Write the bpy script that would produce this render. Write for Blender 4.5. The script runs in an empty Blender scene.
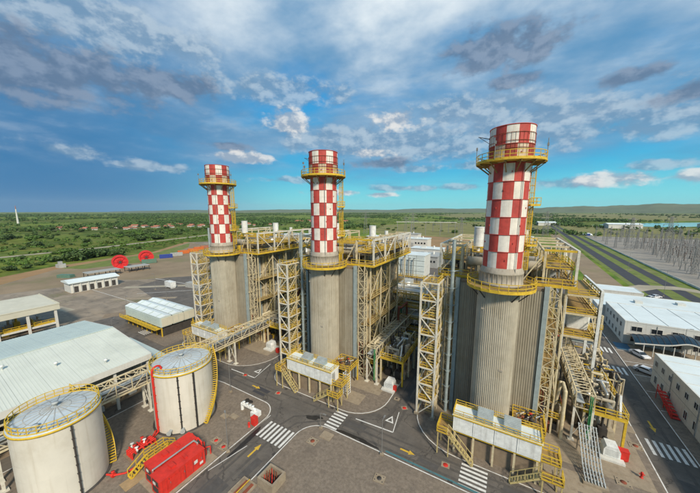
import bpy, math, random
import numpy as np
from mathutils import Vector
R = math.radians
PI = math.pi
rnd = random.Random(7)
sc = bpy.context.scene
C = sc.collection

# ------------------------------------------------------------------ camera
cam = bpy.data.cameras.new('camera')
cam.sensor_width = 36.0
cam.lens = 14.4
cam.shift_y = 0.0095
cam.clip_start = 0.5
cam.clip_end = 60000
cam_o = bpy.data.objects.new('camera', cam)
C.objects.link(cam_o)
cam_o.location = (0, 0, 38.3)
cam_o.rotation_euler = (R(90 - 8.55), 0, R(30))
sc.camera = cam_o

# ------------------------------------------------------------------ sky and sun
SUN_EL, SUN_AZ = 38.0, 128.0          # azimuth clockwise from +Y
w = bpy.data.worlds.new('World')
sc.world = w
w.use_nodes = True
w.cycles.sampling_method = 'MANUAL'
w.cycles.sample_map_resolution = 256
NT = w.node_tree
NT.nodes.clear()


def nd(t, **k):
    n = NT.nodes.new(t)
    for a, b in k.items():
        setattr(n, a, b)
    return n


def lk(a, b):
    NT.links.new(a, b)


def put(sock, v):
    if isinstance(v, bpy.types.NodeSocket):
        lk(v, sock)
    else:
        sock.default_value = v


def mth(op, a, b=0.0, c=None, clamp=False):
    n = nd('ShaderNodeMath', operation=op, use_clamp=clamp)
    put(n.inputs[0], a)
    put(n.inputs[1], b)
    if c is not None:
        put(n.inputs[2], c)
    return n.outputs[0]


def mixc(f, a, b):
    n = nd('ShaderNodeMix', data_type='RGBA')
    put(n.inputs[0], f)
    for s, v in ((n.inputs[6], a), (n.inputs[7], b)):
        put(s, v if isinstance(v, bpy.types.NodeSocket) else (*v, 1))
    return n.outputs[2]


def sstep(v, lo, hi):
    n = nd('ShaderNodeMapRange', interpolation_type='SMOOTHSTEP')
    put(n.inputs[0], v)
    n.inputs[1].default_value = lo
    n.inputs[2].default_value = hi
    return n.outputs[0]


def wnoise(vec, scale, detail=8, rough=0.55, dist=0.0):
    n = nd('ShaderNodeTexNoise')
    lk(vec, n.inputs['Vector'])
    n.inputs['Scale'].default_value = scale
    n.inputs['Detail'].default_value = detail
    n.inputs['Roughness'].default_value = rough
    n.inputs['Distortion'].default_value = dist
    return n.outputs['Fac']


sky = nd('ShaderNodeTexSky', sky_type='NISHITA')
sky.sun_disc = False
sky.sun_elevation = R(SUN_EL)
sky.sun_rotation = R(SUN_AZ)
sky.air_density = 1.0
sky.dust_density = 0.6
sky.ozone_density = 2.0
tc = nd('ShaderNodeTexCoord')
sep = nd('ShaderNodeSeparateXYZ')
lk(tc.outputs['Generated'], sep.inputs[0])
dx, dy, dz = sep.outputs
up = mth('MAXIMUM', dz, 0.0)
# a flat cloud deck seen from below: direction divided by height
den = mth('ADD', up, 0.11)
cx = nd('ShaderNodeCombineXYZ')
lk(mth('DIVIDE', dx, den), cx.inputs[0])
lk(mth('DIVIDE', dy, den), cx.inputs[1])
deck = cx.outputs[0]
st = nd('ShaderNodeMapping')
lk(deck, st.inputs[0])
st.inputs['Rotation'].default_value = (0, 0, R(-62))
st.inputs['Scale'].default_value = (0.55, 1.1, 1)
streak = st.outputs[0]
azm = mth('ARCTAN2', dx, dy)              # 0 at +Y, positive to +X
elv = mth('ARCSINE', dz)
ae = nd('ShaderNodeCombineXYZ')
lk(azm, ae.inputs[0])
lk(mth('MULTIPLY', elv, 1.6), ae.inputs[1])
pol = ae.outputs[0]

tint = nd('ShaderNodeMix', data_type='RGBA', blend_type='MULTIPLY')
tint.inputs[0].default_value = 1
lk(sky.outputs[0], tint.inputs[6])
tint.inputs[7].default_value = (0.05, 0.10, 0.15, 1)
# clear air: deep blue overhead, turquoise low down towards the open side, slate blue to the left
side = sstep(azm, -1.38, -0.66)
clear = mixc(0.82, tint.outputs[2], (0.012, 0.27, 0.62))
midc = mixc(side, (0.06, 0.19, 0.40), (0.035, 0.40, 0.68))
clear = mixc(mth('SUBTRACT', 1.0, sstep(elv, 0.12, 0.45)), clear, midc)
lowc = mixc(side, (0.035, 0.19, 0.42), (0.20, 0.70, 0.73))
clear = mixc(mth('SUBTRACT', 1.0, sstep(elv, 0.0, 0.17)), clear, lowc)
# broad cloud sheet, broken by gaps, thinning out towards the horizon on the open side
n1 = wnoise(deck, 0.8, 7, 0.54, 0.0)
n2 = wnoise(streak, 0.95, 7, 0.54, 0.3)
n3 = wnoise(deck, 2.1, 6, 0.56, 0.0)
cov = mth('ADD', mth('MULTIPLY', n1, 0.6), mth('MULTIPLY', n2, 0.4))
left = mth('SUBTRACT', 1.0, side)
edge = mth('ADD', elv, mth('MULTIPLY', mth('SUBTRACT', n1, 0.5), 0.30))
band = sstep(edge, 0.08, 0.24)
cover = mth('MULTIPLY', sstep(cov, 0.325, 0.48), band)
cover = mth('MULTIPLY', cover, 0.93)
cover = mth('MAXIMUM', cover, mth('MULTIPLY', left, mth('SUBTRACT', 0.9, mth('MULTIPLY', sstep(elv, 0.30, 0.60), 0.5))))
lum = sstep(mth('ADD', mth('MULTIPLY', n2, 0.55), mth('MULTIPLY', n3, 0.45)), 0.36, 0.66)
hi = sstep(elv, 0.20, 0.62)
lum = mth('MULTIPLY', lum, mth('ADD', mth('MULTIPLY', hi, 0.80), 0.20))
lum = mth('MULTIPLY', lum, sstep(elv, 0.06, 0.16))
lum = mth('MULTIPLY', lum, mth('ADD', mth('MULTIPLY', sstep(azm, -1.35, -0.65), 0.62), 0.38))
lum = mth('ADD', lum, mth('MULTIPLY', mth('MULTIPLY', sstep(n3, 0.50, 0.72), sstep(elv, 0.10, 0.2)), 0.14))
lowdark = mixc(left, (0.105, 0.275, 0.47), (0.034, 0.175, 0.375))
ccol = mixc(lum, lowdark, (0.78, 0.84, 0.86))
col = mixc(cover, clear, ccol)
# single clouds: patches of the sky broken up by noise, one mask for each kind; (az, el, half width, half height, thinning)
cn1 = wnoise(pol, 12.0, 6, 0.6, 0.0)
lift = nd('ShaderNodeVectorMath', operation='ADD')
lk(pol, lift.inputs[0])
lift.inputs[1].default_value = (0.012, 0.028, 0)
cn2 = wnoise(lift.outputs[0], 12.0, 4, 0.6, 0.0)
lit = sstep(mth('SUBTRACT', cn1, cn2), -0.10, 0.13)
cn1 = mth('MULTIPLY', mth('SUBTRACT', cn1, 0.5), 2.7)
pe = nd('ShaderNodeCombineXYZ')
lk(azm, pe.inputs[0])
lk(elv, pe.inputs[1])


def clouds(c, lst, top, base, amt):
    best = None
    for (az, el, wd, ht, thin) in lst:
        v1 = nd('ShaderNodeVectorMath', operation='SUBTRACT')
        lk(pe.outputs[0], v1.inputs[0])
        v1.inputs[1].default_value = (R(az), R(el), 0)
        v2 = nd('ShaderNodeVectorMath', operation='MULTIPLY')
        lk(v1.outputs[0], v2.inputs[0])
        v2.inputs[1].default_value = (1 / R(wd), 1 / R(ht), 0)
        v3 = nd('ShaderNodeVectorMath', operation='LENGTH')
        lk(v2.outputs[0], v3.inputs[0])
        r_ = v3.outputs['Value']
        if thin:
            r_ = mth('ADD', r_, thin)
        best = r_ if best is None else mth('MINIMUM', best, r_)
    d = mth('SUBTRACT', cn1, best)
    m = mth('MULTIPLY', sstep(d, -1.25, -0.62), amt)
    return mixc(m, c, mixc(lit, base, top))


col = clouds(col, [(-73.5, 8.2, 6, 1.3, .3), (-65, 7.2, 7, 1.0, .3), (-72, 25, 20, 4.0, .1), (-44, 21, 16, 3.0, .25), (-30, 13.5, 14, 3.2, .1), (-16, 12.4, 15, 2.8, 0), (2, 13.5, 16, 3.4, 0), (18, 11.5, 12, 2.2, .1), (-6, 17, 16, 3.0, .2), (-17, 8.0, 6, 0.9, .2), (6, 4.4, 5, 1.1, .1), (17, 6.2, 5, .9, .2), (-20, 4.4, 8, 0.8, .2), (-8, 4.4, 6, .8, .3), (-40, 6.0, 10, .8, .3), (-5, 8.2, 9, .9, .2)],
             (0.43, 0.53, 0.62), (0.16, 0.28, 0.42), 0.7)
col = clouds(col, [(-81, 18.0, 20, 4.0, 0), (-60.5, 19.6, 7, 2.2, 0), (-4, 25, 9, 3.0, 0), (-2, 20.6, 6, 1.2, .25), (13, 17.8, 5, 1.2, .2), (21, 14.5, 6, 1.3, .15), (-24, 9.2, 8, 1.2, .25), (-53, 11.5, 5, 1.0, .3), (150, 22, 25, 6, 0), (-140, 20, 25, 6, 0)],
             (0.215, 0.28, 0.385), (0.11, 0.17, 0.27), 0.82)
col = clouds(col, [(-42, 16.2, 4.6, 2.0, .1), (-21, 16.6, 6, 2.2, .3), (-26, 11, 5, 1.2, .3), (-50, 9.6, 6, 1.0, .1), (12, 4.6, 4.6, 1.2, 0), (20.5, 4.4, 3, 1.0, .1), (-33, 3.6, 7, 0.7, .3), (-24, 3.2, 4, .6, .2), (90, 20, 24, 5, .2)],
             (0.76, 0.75, 0.73), (0.30, 0.38, 0.48), 0.85)
bg = nd('ShaderNodeBackground')
lk(col, bg.inputs[0])
bg.inputs[1].default_value = 0.58
out = nd('ShaderNodeOutputWorld')
lk(bg.outputs[0], out.inputs[0])

sl = bpy.data.lights.new('sun', 'SUN')
sl.energy = 2.2
sl.angle = R(8)
sl.color = (1.0, 0.88, 0.72)
sun = bpy.data.objects.new('sun', sl)
C.objects.link(sun)
sd = Vector((math.sin(R(SUN_AZ)) * math.cos(R(SUN_EL)), math.cos(R(SUN_AZ)) * math.cos(R(SUN_EL)), math.sin(R(SUN_EL))))
sun.rotation_euler = sd.to_track_quat('Z', 'Y').to_euler()
sun.location = (60, -60, 90)
vs = sc.view_settings
vs.view_transform = 'Standard'
vs.look = 'None'
vs.exposure = 0.95
vs.gamma = 1.0
vs.use_curve_mapping = False
sc.cycles.max_bounces = 5
sc.cycles.diffuse_bounces = 3
sc.cycles.use_denoising = True


# ------------------------------------------------------------------ materials
M = {}


def mat(name, col, rough=0.7, metal=0.0, var=0.18, scale=1.2, dirt=None, damt=0.0, streak=0.0, bump=0.0, bscale=8.0, spec=0.4):
    m = bpy.data.materials.new(name)
    m.use_nodes = True
    t = m.node_tree
    b = t.nodes['Principled BSDF']
    b.inputs['Roughness'].default_value = rough
    b.inputs['Metallic'].default_value = metal
    b.inputs['Specular IOR Level'].default_value = spec
    g = t.nodes.new('ShaderNodeNewGeometry')
    n = t.nodes.new('ShaderNodeTexNoise')
    n.inputs['Scale'].default_value = scale
    n.inputs['Detail'].default_value = 6
    n.inputs['Roughness'].default_value = 0.65
    t.links.new(g.outputs['Position'], n.inputs['Vector'])
    r = t.nodes.new('ShaderNodeValToRGB')
    r.color_ramp.elements[0].position = 0.3
    r.color_ramp.elements[1].position = 0.7
    r.color_ramp.elements[0].color = (*[c * (1 - var) for c in col], 1)
    r.color_ramp.elements[1].color = (*[min(1, c * (1 + var)) for c in col], 1)
    t.links.new(n.outputs['Fac'], r.inputs[0])
    cur = r.outputs[0]

    def over(fac, c, lo, hi, amt):
        nonlocal cur
        mr = t.nodes.new('ShaderNodeMapRange')
        mr.interpolation_type = 'SMOOTHSTEP'
        t.links.new(fac, mr.inputs[0])
        mr.inputs[1].default_value = lo
        mr.inputs[2].default_value = hi
        mr.inputs[4].default_value = amt
        mx = t.nodes.new('ShaderNodeMix')
        mx.data_type = 'RGBA'
        t.links.new(mr.outputs[0], mx.inputs[0])
        t.links.new(cur, mx.inputs[6])
        mx.inputs[7].default_value = (*c, 1)
        cur = mx.outputs[2]

    if dirt and damt:
        n2 = t.nodes.new('ShaderNodeTexNoise')
        n2.inputs['Scale'].default_value = scale * 0.37
        n2.inputs['Detail'].default_value = 8
        n2.inputs['Roughness'].default_value = 0.7
        t.links.new(g.outputs['Position'], n2.inputs['Vector'])
        over(n2.outputs['Fac'], dirt, 0.48, 0.72, damt)
    if dirt and streak:
        mp = t.nodes.new('ShaderNodeMapping')
        mp.inputs['Scale'].default_value = (2.6, 2.6, 0.10)
        t.links.new(g.outputs['Position'], mp.inputs[0])
        n3 = t.nodes.new('ShaderNodeTexNoise')
        n3.inputs['Scale'].default_value = 1.0
        n3.inputs['Detail'].default_value = 5
        t.links.new(mp.outputs[0], n3.inputs['Vector'])
        over(n3.outputs['Fac'], dirt, 0.5, 0.78, streak)
    t.links.new(cur, b.inputs['Base Color'])
    if bump:
        n4 = t.nodes.new('ShaderNodeTexNoise')
        n4.inputs['Scale'].default_value = bscale
        n4.inputs['Detail'].default_value = 4
        t.links.new(g.outputs['Position'], n4.inputs['Vector'])
        bp = t.nodes.new('ShaderNodeBump')
        bp.inputs['Strength'].default_value = bump
        bp.inputs['Distance'].default_value = 0.05
        t.links.new(n4.outputs['Fac'], bp.inputs['Height'])
        t.links.new(bp.outputs[0], b.inputs['Normal'])
    M[name] = m
    return m


RUST = (0.20, 0.10, 0.045)
GRIME = (0.16, 0.13, 0.09)
mat('white_paint', (0.72, 0.74, 0.71), 0.55, dirt=GRIME, damt=0.25, streak=0.3)
mat('cream_steel', (0.60, 0.52, 0.335), 0.6, dirt=RUST, damt=0.35, streak=0.15, scale=2)
mat('cream_white', (0.64, 0.615, 0.52), 0.6, dirt=RUST, damt=0.3, streak=0.15, scale=2)
mat('grey_steel', (0.40, 0.43, 0.42), 0.5, dirt=RUST, damt=0.15)
mat('bluegrey_steel', (0.30, 0.36, 0.36), 0.5, dirt=GRIME, damt=0.15)
mat('yellow', (0.62, 0.42, 0.035), 0.6, dirt=RUST, damt=0.3, scale=2)
mat('grating', (0.30, 0.20, 0.07), 0.8, dirt=RUST, damt=0.4, scale=2)
mat('red', (0.60, 0.032, 0.02), 0.65, dirt=(0.25, 0.03, 0.02), damt=0.3)
mat('stack_red', (0.48, 0.065, 0.05), 0.6, dirt=(0.20, 0.03, 0.025), damt=0.35, streak=0.35, var=0.2)
mat('stack_white', (0.76, 0.72, 0.64), 0.6, dirt=(0.32, 0.25, 0.17), damt=0.3, streak=0.45, var=0.12)
mat('stack_sooty', (0.58, 0.48, 0.36), 0.7, dirt=(0.22, 0.12, 0.07), damt=0.6, streak=0.4)
mat('stack_sooty_red', (0.36, 0.06, 0.04), 0.7, dirt=(0.16, 0.06, 0.04), damt=0.6, streak=0.4)
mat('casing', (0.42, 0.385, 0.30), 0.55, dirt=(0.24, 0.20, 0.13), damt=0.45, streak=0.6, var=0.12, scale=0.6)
mat('collar', (0.40, 0.36, 0.29), 0.7, dirt=(0.20, 0.14, 0.09), damt=0.4, streak=0.4)
mat('concrete', (0.31, 0.255, 0.18), 0.85, dirt=(0.22, 0.17, 0.11), damt=0.5, var=0.15, bump=0.3)
mat('brown_concrete', (0.24, 0.185, 0.125), 0.85, dirt=(0.14, 0.10, 0.07), damt=0.5)
mat('pipe_tan', (0.42, 0.37, 0.27), 0.5, metal=0.0, dirt=RUST, damt=0.3)
mat('pipe_silver', (0.50, 0.49, 0.45), 0.35, metal=0.7, dirt=GRIME, damt=0.3)
mat('dark_metal', (0.055, 0.05, 0.045), 0.6, var=0.3)
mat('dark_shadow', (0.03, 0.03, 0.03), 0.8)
mat('green_pipe', (0.03, 0.20, 0.07), 0.5)
mat('black_pipe', (0.035, 0.033, 0.03), 0.5)
mat('tank_shell', (0.64, 0.615, 0.53), 0.5, dirt=(0.42, 0.37, 0.27), damt=0.35, streak=0.4, var=0.05, scale=0.5)
mat('cream_yellow', (0.50, 0.41, 0.18), 0.6, dirt=RUST, damt=0.35, scale=2)
mat('tank_roof', (0.46, 0.53, 0.56), 0.4, dirt=(0.36, 0.30, 0.24), damt=0.5, var=0.12, scale=0.9)
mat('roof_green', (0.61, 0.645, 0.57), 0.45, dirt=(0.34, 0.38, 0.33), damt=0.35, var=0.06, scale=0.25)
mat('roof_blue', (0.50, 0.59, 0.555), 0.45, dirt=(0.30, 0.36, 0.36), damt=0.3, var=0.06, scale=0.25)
mat('roof_white', (0.68, 0.75, 0.74), 0.5, dirt=(0.42, 0.44, 0.40), damt=0.35, var=0.06, scale=0.3)
mat('cream_roof', (0.60, 0.58, 0.46), 0.55, dirt=(0.42, 0.38, 0.26), damt=0.4, var=0.08, scale=0.4)
mat('wall_white', (0.62, 0.62, 0.57), 0.75, dirt=(0.34, 0.30, 0.22), damt=0.3, streak=0.3, var=0.06)
mat('wall_grey', (0.36, 0.37, 0.35), 0.7, dirt=GRIME, damt=0.3)
mat('glass', (0.02, 0.025, 0.03), 0.08, var=0.2, spec=0.6)
mat('navy_glass', (0.012, 0.034, 0.055), 0.35, var=0.3)
mat('paint_white', (0.68, 0.68, 0.64), 0.7, dirt=(0.18, 0.17, 0.15), damt=0.6, var=0.1, scale=3)
mat('paint_yellow', (0.62, 0.40, 0.04), 0.7, dirt=(0.2, 0.16, 0.08), damt=0.5, scale=3)
mat('paint_teal', (0.06, 0.17, 0.19), 0.7, dirt=(0.1, 0.12, 0.12), damt=0.5, scale=3)
mat('paint_blue', (0.05, 0.14, 0.22), 0.7, dirt=(0.1, 0.12, 0.12), damt=0.5, scale=3)
mat('asphalt', (0.125, 0.112, 0.096), 0.85, dirt=(0.082, 0.073, 0.062), damt=0.75, var=0.22, scale=0.35, bump=0.25, bscale=12)
mat('patch_asphalt', (0.085, 0.08, 0.074), 0.85, var=0.2, scale=1.0)
mat('tyre_mark', (0.088, 0.08, 0.070), 0.8, dirt=(0.12, 0.108, 0.092), damt=0.9, var=0.2, scale=1.5)
mat('fresh_asphalt', (0.05, 0.05, 0.055), 0.8, dirt=(0.035, 0.035, 0.04), damt=0.5, var=0.15, scale=0.2)
mat('wet_asphalt', (0.026, 0.024, 0.022), 0.35, var=0.25, scale=2)
mat('gravel', (0.205, 0.168, 0.128), 0.95, dirt=(0.13, 0.108, 0.088), damt=0.55, var=0.3, scale=2.2, bump=0.5, bscale=14)
mat('yard_gravel', (0.27, 0.225, 0.170), 0.95, dirt=(0.15, 0.135, 0.11), damt=0.75, var=0.25, scale=0.12)
mat('switch_gravel', (0.27, 0.25, 0.215), 0.95, dirt=(0.24, 0.22, 0.18), damt=0.5, var=0.15, scale=0.08)
mat('earth', (0.30, 0.185, 0.085), 0.95, dirt=(0.15, 0.155, 0.06), damt=0.8, var=0.2, scale=0.06)
mat('dry_grass', (0.19, 0.18, 0.055), 0.95, dirt=(0.10, 0.13, 0.035), damt=0.7, var=0.35, scale=0.03)
mat('earth_dull', (0.25, 0.19, 0.12), 0.95, dirt=(0.15, 0.16, 0.06), damt=0.75, var=0.2, scale=0.05)
mat('path', (0.36, 0.32, 0.24), 0.95, dirt=(0.2, 0.2, 0.1), damt=0.4, var=0.15, scale=0.1)
mat('verge', (0.135, 0.175, 0.035), 0.95, dirt=(0.24, 0.20, 0.10), damt=0.9, var=0.3, scale=0.2)
mat('water', (0.20, 0.34, 0.38), 0.1, var=0.1, scale=0.01)
mat('bark', (0.12, 0.09, 0.06), 0.9)
mat('leaf_dark', (0.055, 0.098, 0.022), 0.7, var=0.55, scale=0.35)
mat('leaf_mid', (0.080, 0.150, 0.024), 0.7, var=0.5, scale=0.35)
mat('leaf_light', (0.125, 0.18, 0.038), 0.7, var=0.45, scale=0.35)
mat('far_leaf', (0.062, 0.118, 0.026), 0.8, var=0.6, scale=0.02)
mat('hill', (0.10, 0.13, 0.06), 0.95, dirt=(0.19, 0.18, 0.09), damt=0.5, var=0.3, scale=0.004)
mat('tile_red', (0.34, 0.14, 0.085), 0.8, var=0.3, scale=0.3)
mat('orange', (0.55, 0.14, 0.03), 0.6, dirt=RUST, damt=0.3)
mat('blue', (0.03, 0.06, 0.28), 0.5)
mat('container_green', (0.10, 0.20, 0.15), 0.6, dirt=RUST, damt=0.3)
mat('car_white', (0.72, 0.73, 0.74), 0.2, var=0.03, spec=0.6)
mat('rubber', (0.02, 0.02, 0.02), 0.8)
mat('drum_red', (0.62, 0.03, 0.03), 0.5, dirt=(0.4, 0.03, 0.02), damt=0.3)
mat('rebar', (0.22, 0.06, 0.03), 0.8, var=0.3)
mat('porcelain', (0.16, 0.13, 0.11), 0.4, var=0.2)
mat('galv', (0.25, 0.25, 0.24), 0.5, metal=0.3, var=0.2)
mat('wood', (0.36, 0.25, 0.13), 0.85, var=0.2, dirt=GRIME, damt=0.3)


def ground_layers(name, layers, cracks=None):
    """extra layers over a ground material: (scale, stretch, lo, hi, amount, colour)"""
    m = M[name]
    t = m.node_tree
    b = t.nodes['Principled BSDF']
    cur = b.inputs['Base Color'].links[0].from_socket
    g = t.nodes.new('ShaderNodeNewGeometry')
    for (sc_, st_, lo, hi_, amt, c) in layers:
        mp = t.nodes.new('ShaderNodeMapping')
        mp.inputs['Scale'].default_value = (st_[0], st_[1], st_[2] if len(st_) > 2 else 1)
        mp.inputs['Location'].default_value = (sc_ * 7.3, lo * 31, 0)
        t.links.new(g.outputs['Position'], mp.inputs[0])
        n = t.nodes.new('ShaderNodeTexNoise')
        n.inputs['Scale'].default_value = sc_
        n.inputs['Detail'].default_value = 7
        n.inputs['Roughness'].default_value = 0.68
        t.links.new(mp.outputs[0], n.inputs['Vector'])
        mr = t.nodes.new('ShaderNodeMapRange')
        t.links.new(n.outputs['Fac'], mr.inputs[0])
        mr.inputs[1].default_value, mr.inputs[2].default_value, mr.inputs[4].default_value = lo, hi_, amt
        mx = t.nodes.new('ShaderNodeMix')
        mx.data_type = 'RGBA'
        t.links.new(mr.outputs[0], mx.inputs[0])
        t.links.new(cur, mx.inputs[6])
        mx.inputs[7].default_value = (*c, 1)
        cur = mx.outputs[2]
    if cracks:
        v = t.nodes.new('ShaderNodeTexVoronoi')
        v.feature = 'DISTANCE_TO_EDGE'
        v.inputs['Scale'].default_value = cracks[0]
        n = t.nodes.new('ShaderNodeTexNoise')
        n.inputs['Scale'].default_value = 0.9
        n.inputs['Detail'].default_value = 5
        t.links.new(g.outputs['Position'], n.inputs['Vector'])
        vm = t.nodes.new('ShaderNodeVectorMath')
        vm.operation = 'MULTIPLY_ADD'
        t.links.new(n.outputs['Color'], vm.inputs[0])
        vm.inputs[1].default_value = (2.2, 2.2, 0)
        t.links.new(g.outputs['Position'], vm.inputs[2])
        t.links.new(vm.outputs[0], v.inputs['Vector'])
        mr = t.nodes.new('ShaderNodeMapRange')
        t.links.new(v.outputs['Distance'], mr.inputs[0])
        mr.inputs[1].default_value, mr.inputs[2].default_value = 0.0, cracks[1]
        mr.inputs[3].default_value, mr.inputs[4].default_value = cracks[2], 0.0
        mx = t.nodes.new('ShaderNodeMix')
        mx.data_type = 'RGBA'
        t.links.new(mr.outputs[0], mx.inputs[0])
        t.links.new(cur, mx.inputs[6])
        mx.inputs[7].default_value = (0.03, 0.028, 0.026, 1)
        cur = mx.outputs[2]
    t.links.new(cur, b.inputs['Base Color'])


ground_layers('asphalt', [(0.5, (0.12, 1.6), 0.52, 0.72, 0.55, (0.055, 0.052, 0.048)), (0.5, (1.6, 0.12), 0.52, 0.72, 0.5, (0.16, 0.145, 0.125)),
                          (1.6, (1, 1), 0.56, 0.70, 0.55, (0.045, 0.042, 0.040)), (0.16, (1, 1), 0.50, 0.62, 0.45, (0.175, 0.15, 0.12)), (14.0, (1, 1), 0.58, 0.72, 0.5, (0.20, 0.185, 0.16))], (0.16, 0.012, 0.75))
ground_layers('gravel', [(7.0, (1, 1), 0.54, 0.70, 0.7, (0.30, 0.265, 0.22)), (9.0, (1, 1), 0.56, 0.70, 0.7, (0.08, 0.068, 0.056)), (0.22, (1, 1), 0.50, 0.64, 0.5, (0.14, 0.115, 0.09)), (1.1, (1, 1), 0.60, 0.70, 0.5, (0.09, 0.075, 0.06))])
ground_layers('yard_gravel', [(0.05, (1, 1), 0.48, 0.60, 0.8, (0.15, 0.128, 0.10)), (0.10, (0.25, 1.4), 0.52, 0.66, 0.7, (0.33, 0.26, 0.18)), (0.35, (1, 1), 0.54, 0.68, 0.6, (0.10, 0.092, 0.08)), (0.03, (1, 1), 0.58, 0.66, 0.7, (0.12, 0.13, 0.05)), (0.5, (0.1, 1.2), 0.56, 0.7, 0.5, (0.36, 0.31, 0.24))])
ground_layers('concrete', [(1.4, (1, 1), 0.52, 0.68, 0.6, (0.20, 0.15, 0.095)), (6.0, (1, 1), 0.58, 0.7, 0.5, (0.16, 0.125, 0.085))])
mat('casing_shaded', (0.29, 0.26, 0.195), 0.6, dirt=(0.18, 0.15, 0.10), damt=0.45, streak=0.6, var=0.12, scale=0.6)  # casing colour darkened, so the boiler walls' shade is in the material
for nm_ in ('casing', 'casing_shaded'):
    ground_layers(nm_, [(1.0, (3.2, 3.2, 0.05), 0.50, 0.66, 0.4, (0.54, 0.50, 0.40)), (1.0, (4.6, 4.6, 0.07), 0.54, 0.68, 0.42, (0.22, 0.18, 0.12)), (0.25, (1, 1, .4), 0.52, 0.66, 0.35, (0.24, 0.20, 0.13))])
ground_layers('switch_gravel', [(0.06, (1, 1), 0.50, 0.64, 0.6, (0.34, 0.30, 0.24)), (0.3, (1, 1), 0.54, 0.68, 0.5, (0.17, 0.155, 0.125))])


# terrain: scrub and meadow in patches
def terrain_mat():
    m = bpy.data.materials.new('terrain')
    m.use_nodes = True
    t = m.node_tree
    b = t.nodes['Principled BSDF']
    b.inputs['Roughness'].default_value = 0.95
    b.inputs['Specular IOR Level'].default_value = 0.1
    g = t.nodes.new('ShaderNodeNewGeometry')

    def noise(s, d=8, r=0.6):
        n = t.nodes.new('ShaderNodeTexNoise')
        n.inputs['Scale'].default_value = s
        n.inputs['Detail'].default_value = d
        n.inputs['Roughness'].default_value = r
        t.links.new(g.outputs['Position'], n.inputs['Vector'])
        return n.outputs['Fac']

    def ramp(f, els):
        r = t.nodes.new('ShaderNodeValToRGB')
        while len(r.color_ramp.elements) < len(els):
            r.color_ramp.elements.new(0.5)
        for e, (p, c) in zip(r.color_ramp.elements, els):
            e.position = p
            e.color = (*c, 1)
        t.links.new(f, r.inputs[0])
        return r.outputs[0]
    a = ramp(noise(0.011, 10, 0.66), [(0.34, (0.045, 0.095, 0.020)), (0.43, (0.105, 0.185, 0.030)), (0.51, (0.215, 0.275, 0.05)), (0.66, (0.24, 0.235, 0.075))])
    f = ramp(noise(0.0012, 6, 0.6), [(0.42, (0, 0, 0)), (0.6, (1, 1, 1))])
    mx = t.nodes.new('ShaderNodeMix')
    mx.data_type = 'RGBA'
    t.links.new(f, mx.inputs[0])
    t.links.new(a, mx.inputs[6])
    b2 = ramp(noise(0.02, 10, 0.7), [(0.35, (0.045, 0.075, 0.018)), (0.52, (0.115, 0.140, 0.034)), (0.66, (0.21, 0.20, 0.06))])
    t.links.new(b2, mx.inputs[7])
    hs_ = ramp(noise(0.09, 8, 0.72), [(0.38, (0.45, 0.50, 0.40)), (0.52, (1, 1, 1)), (0.64, (1.0, 0.95, 0.85))])
    dy_ = ramp(noise(0.0042, 5, 0.6), [(0.48, (0.9, 1.0, 0.9)), (0.62, (1.0, 0.9, 0.75))])
    ml = t.nodes.new('ShaderNodeMix')
    ml.data_type = 'RGBA'
    ml.blend_type = 'MULTIPLY'
    ml.inputs[0].default_value = 0.9
    t.links.new(mx.outputs[2], ml.inputs[6])
    t.links.new(hs_, ml.inputs[7])
    ml2 = t.nodes.new('ShaderNodeMix')
    ml2.data_type = 'RGBA'
    ml2.blend_type = 'MULTIPLY'
    ml2.inputs[0].default_value = 0.8
    t.links.new(ml.outputs[2], ml2.inputs[6])
    t.links.new(dy_, ml2.inputs[7])
    t.links.new(ml2.outputs[2], b.inputs['Base Color'])
    M['terrain'] = m


terrain_mat()


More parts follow.
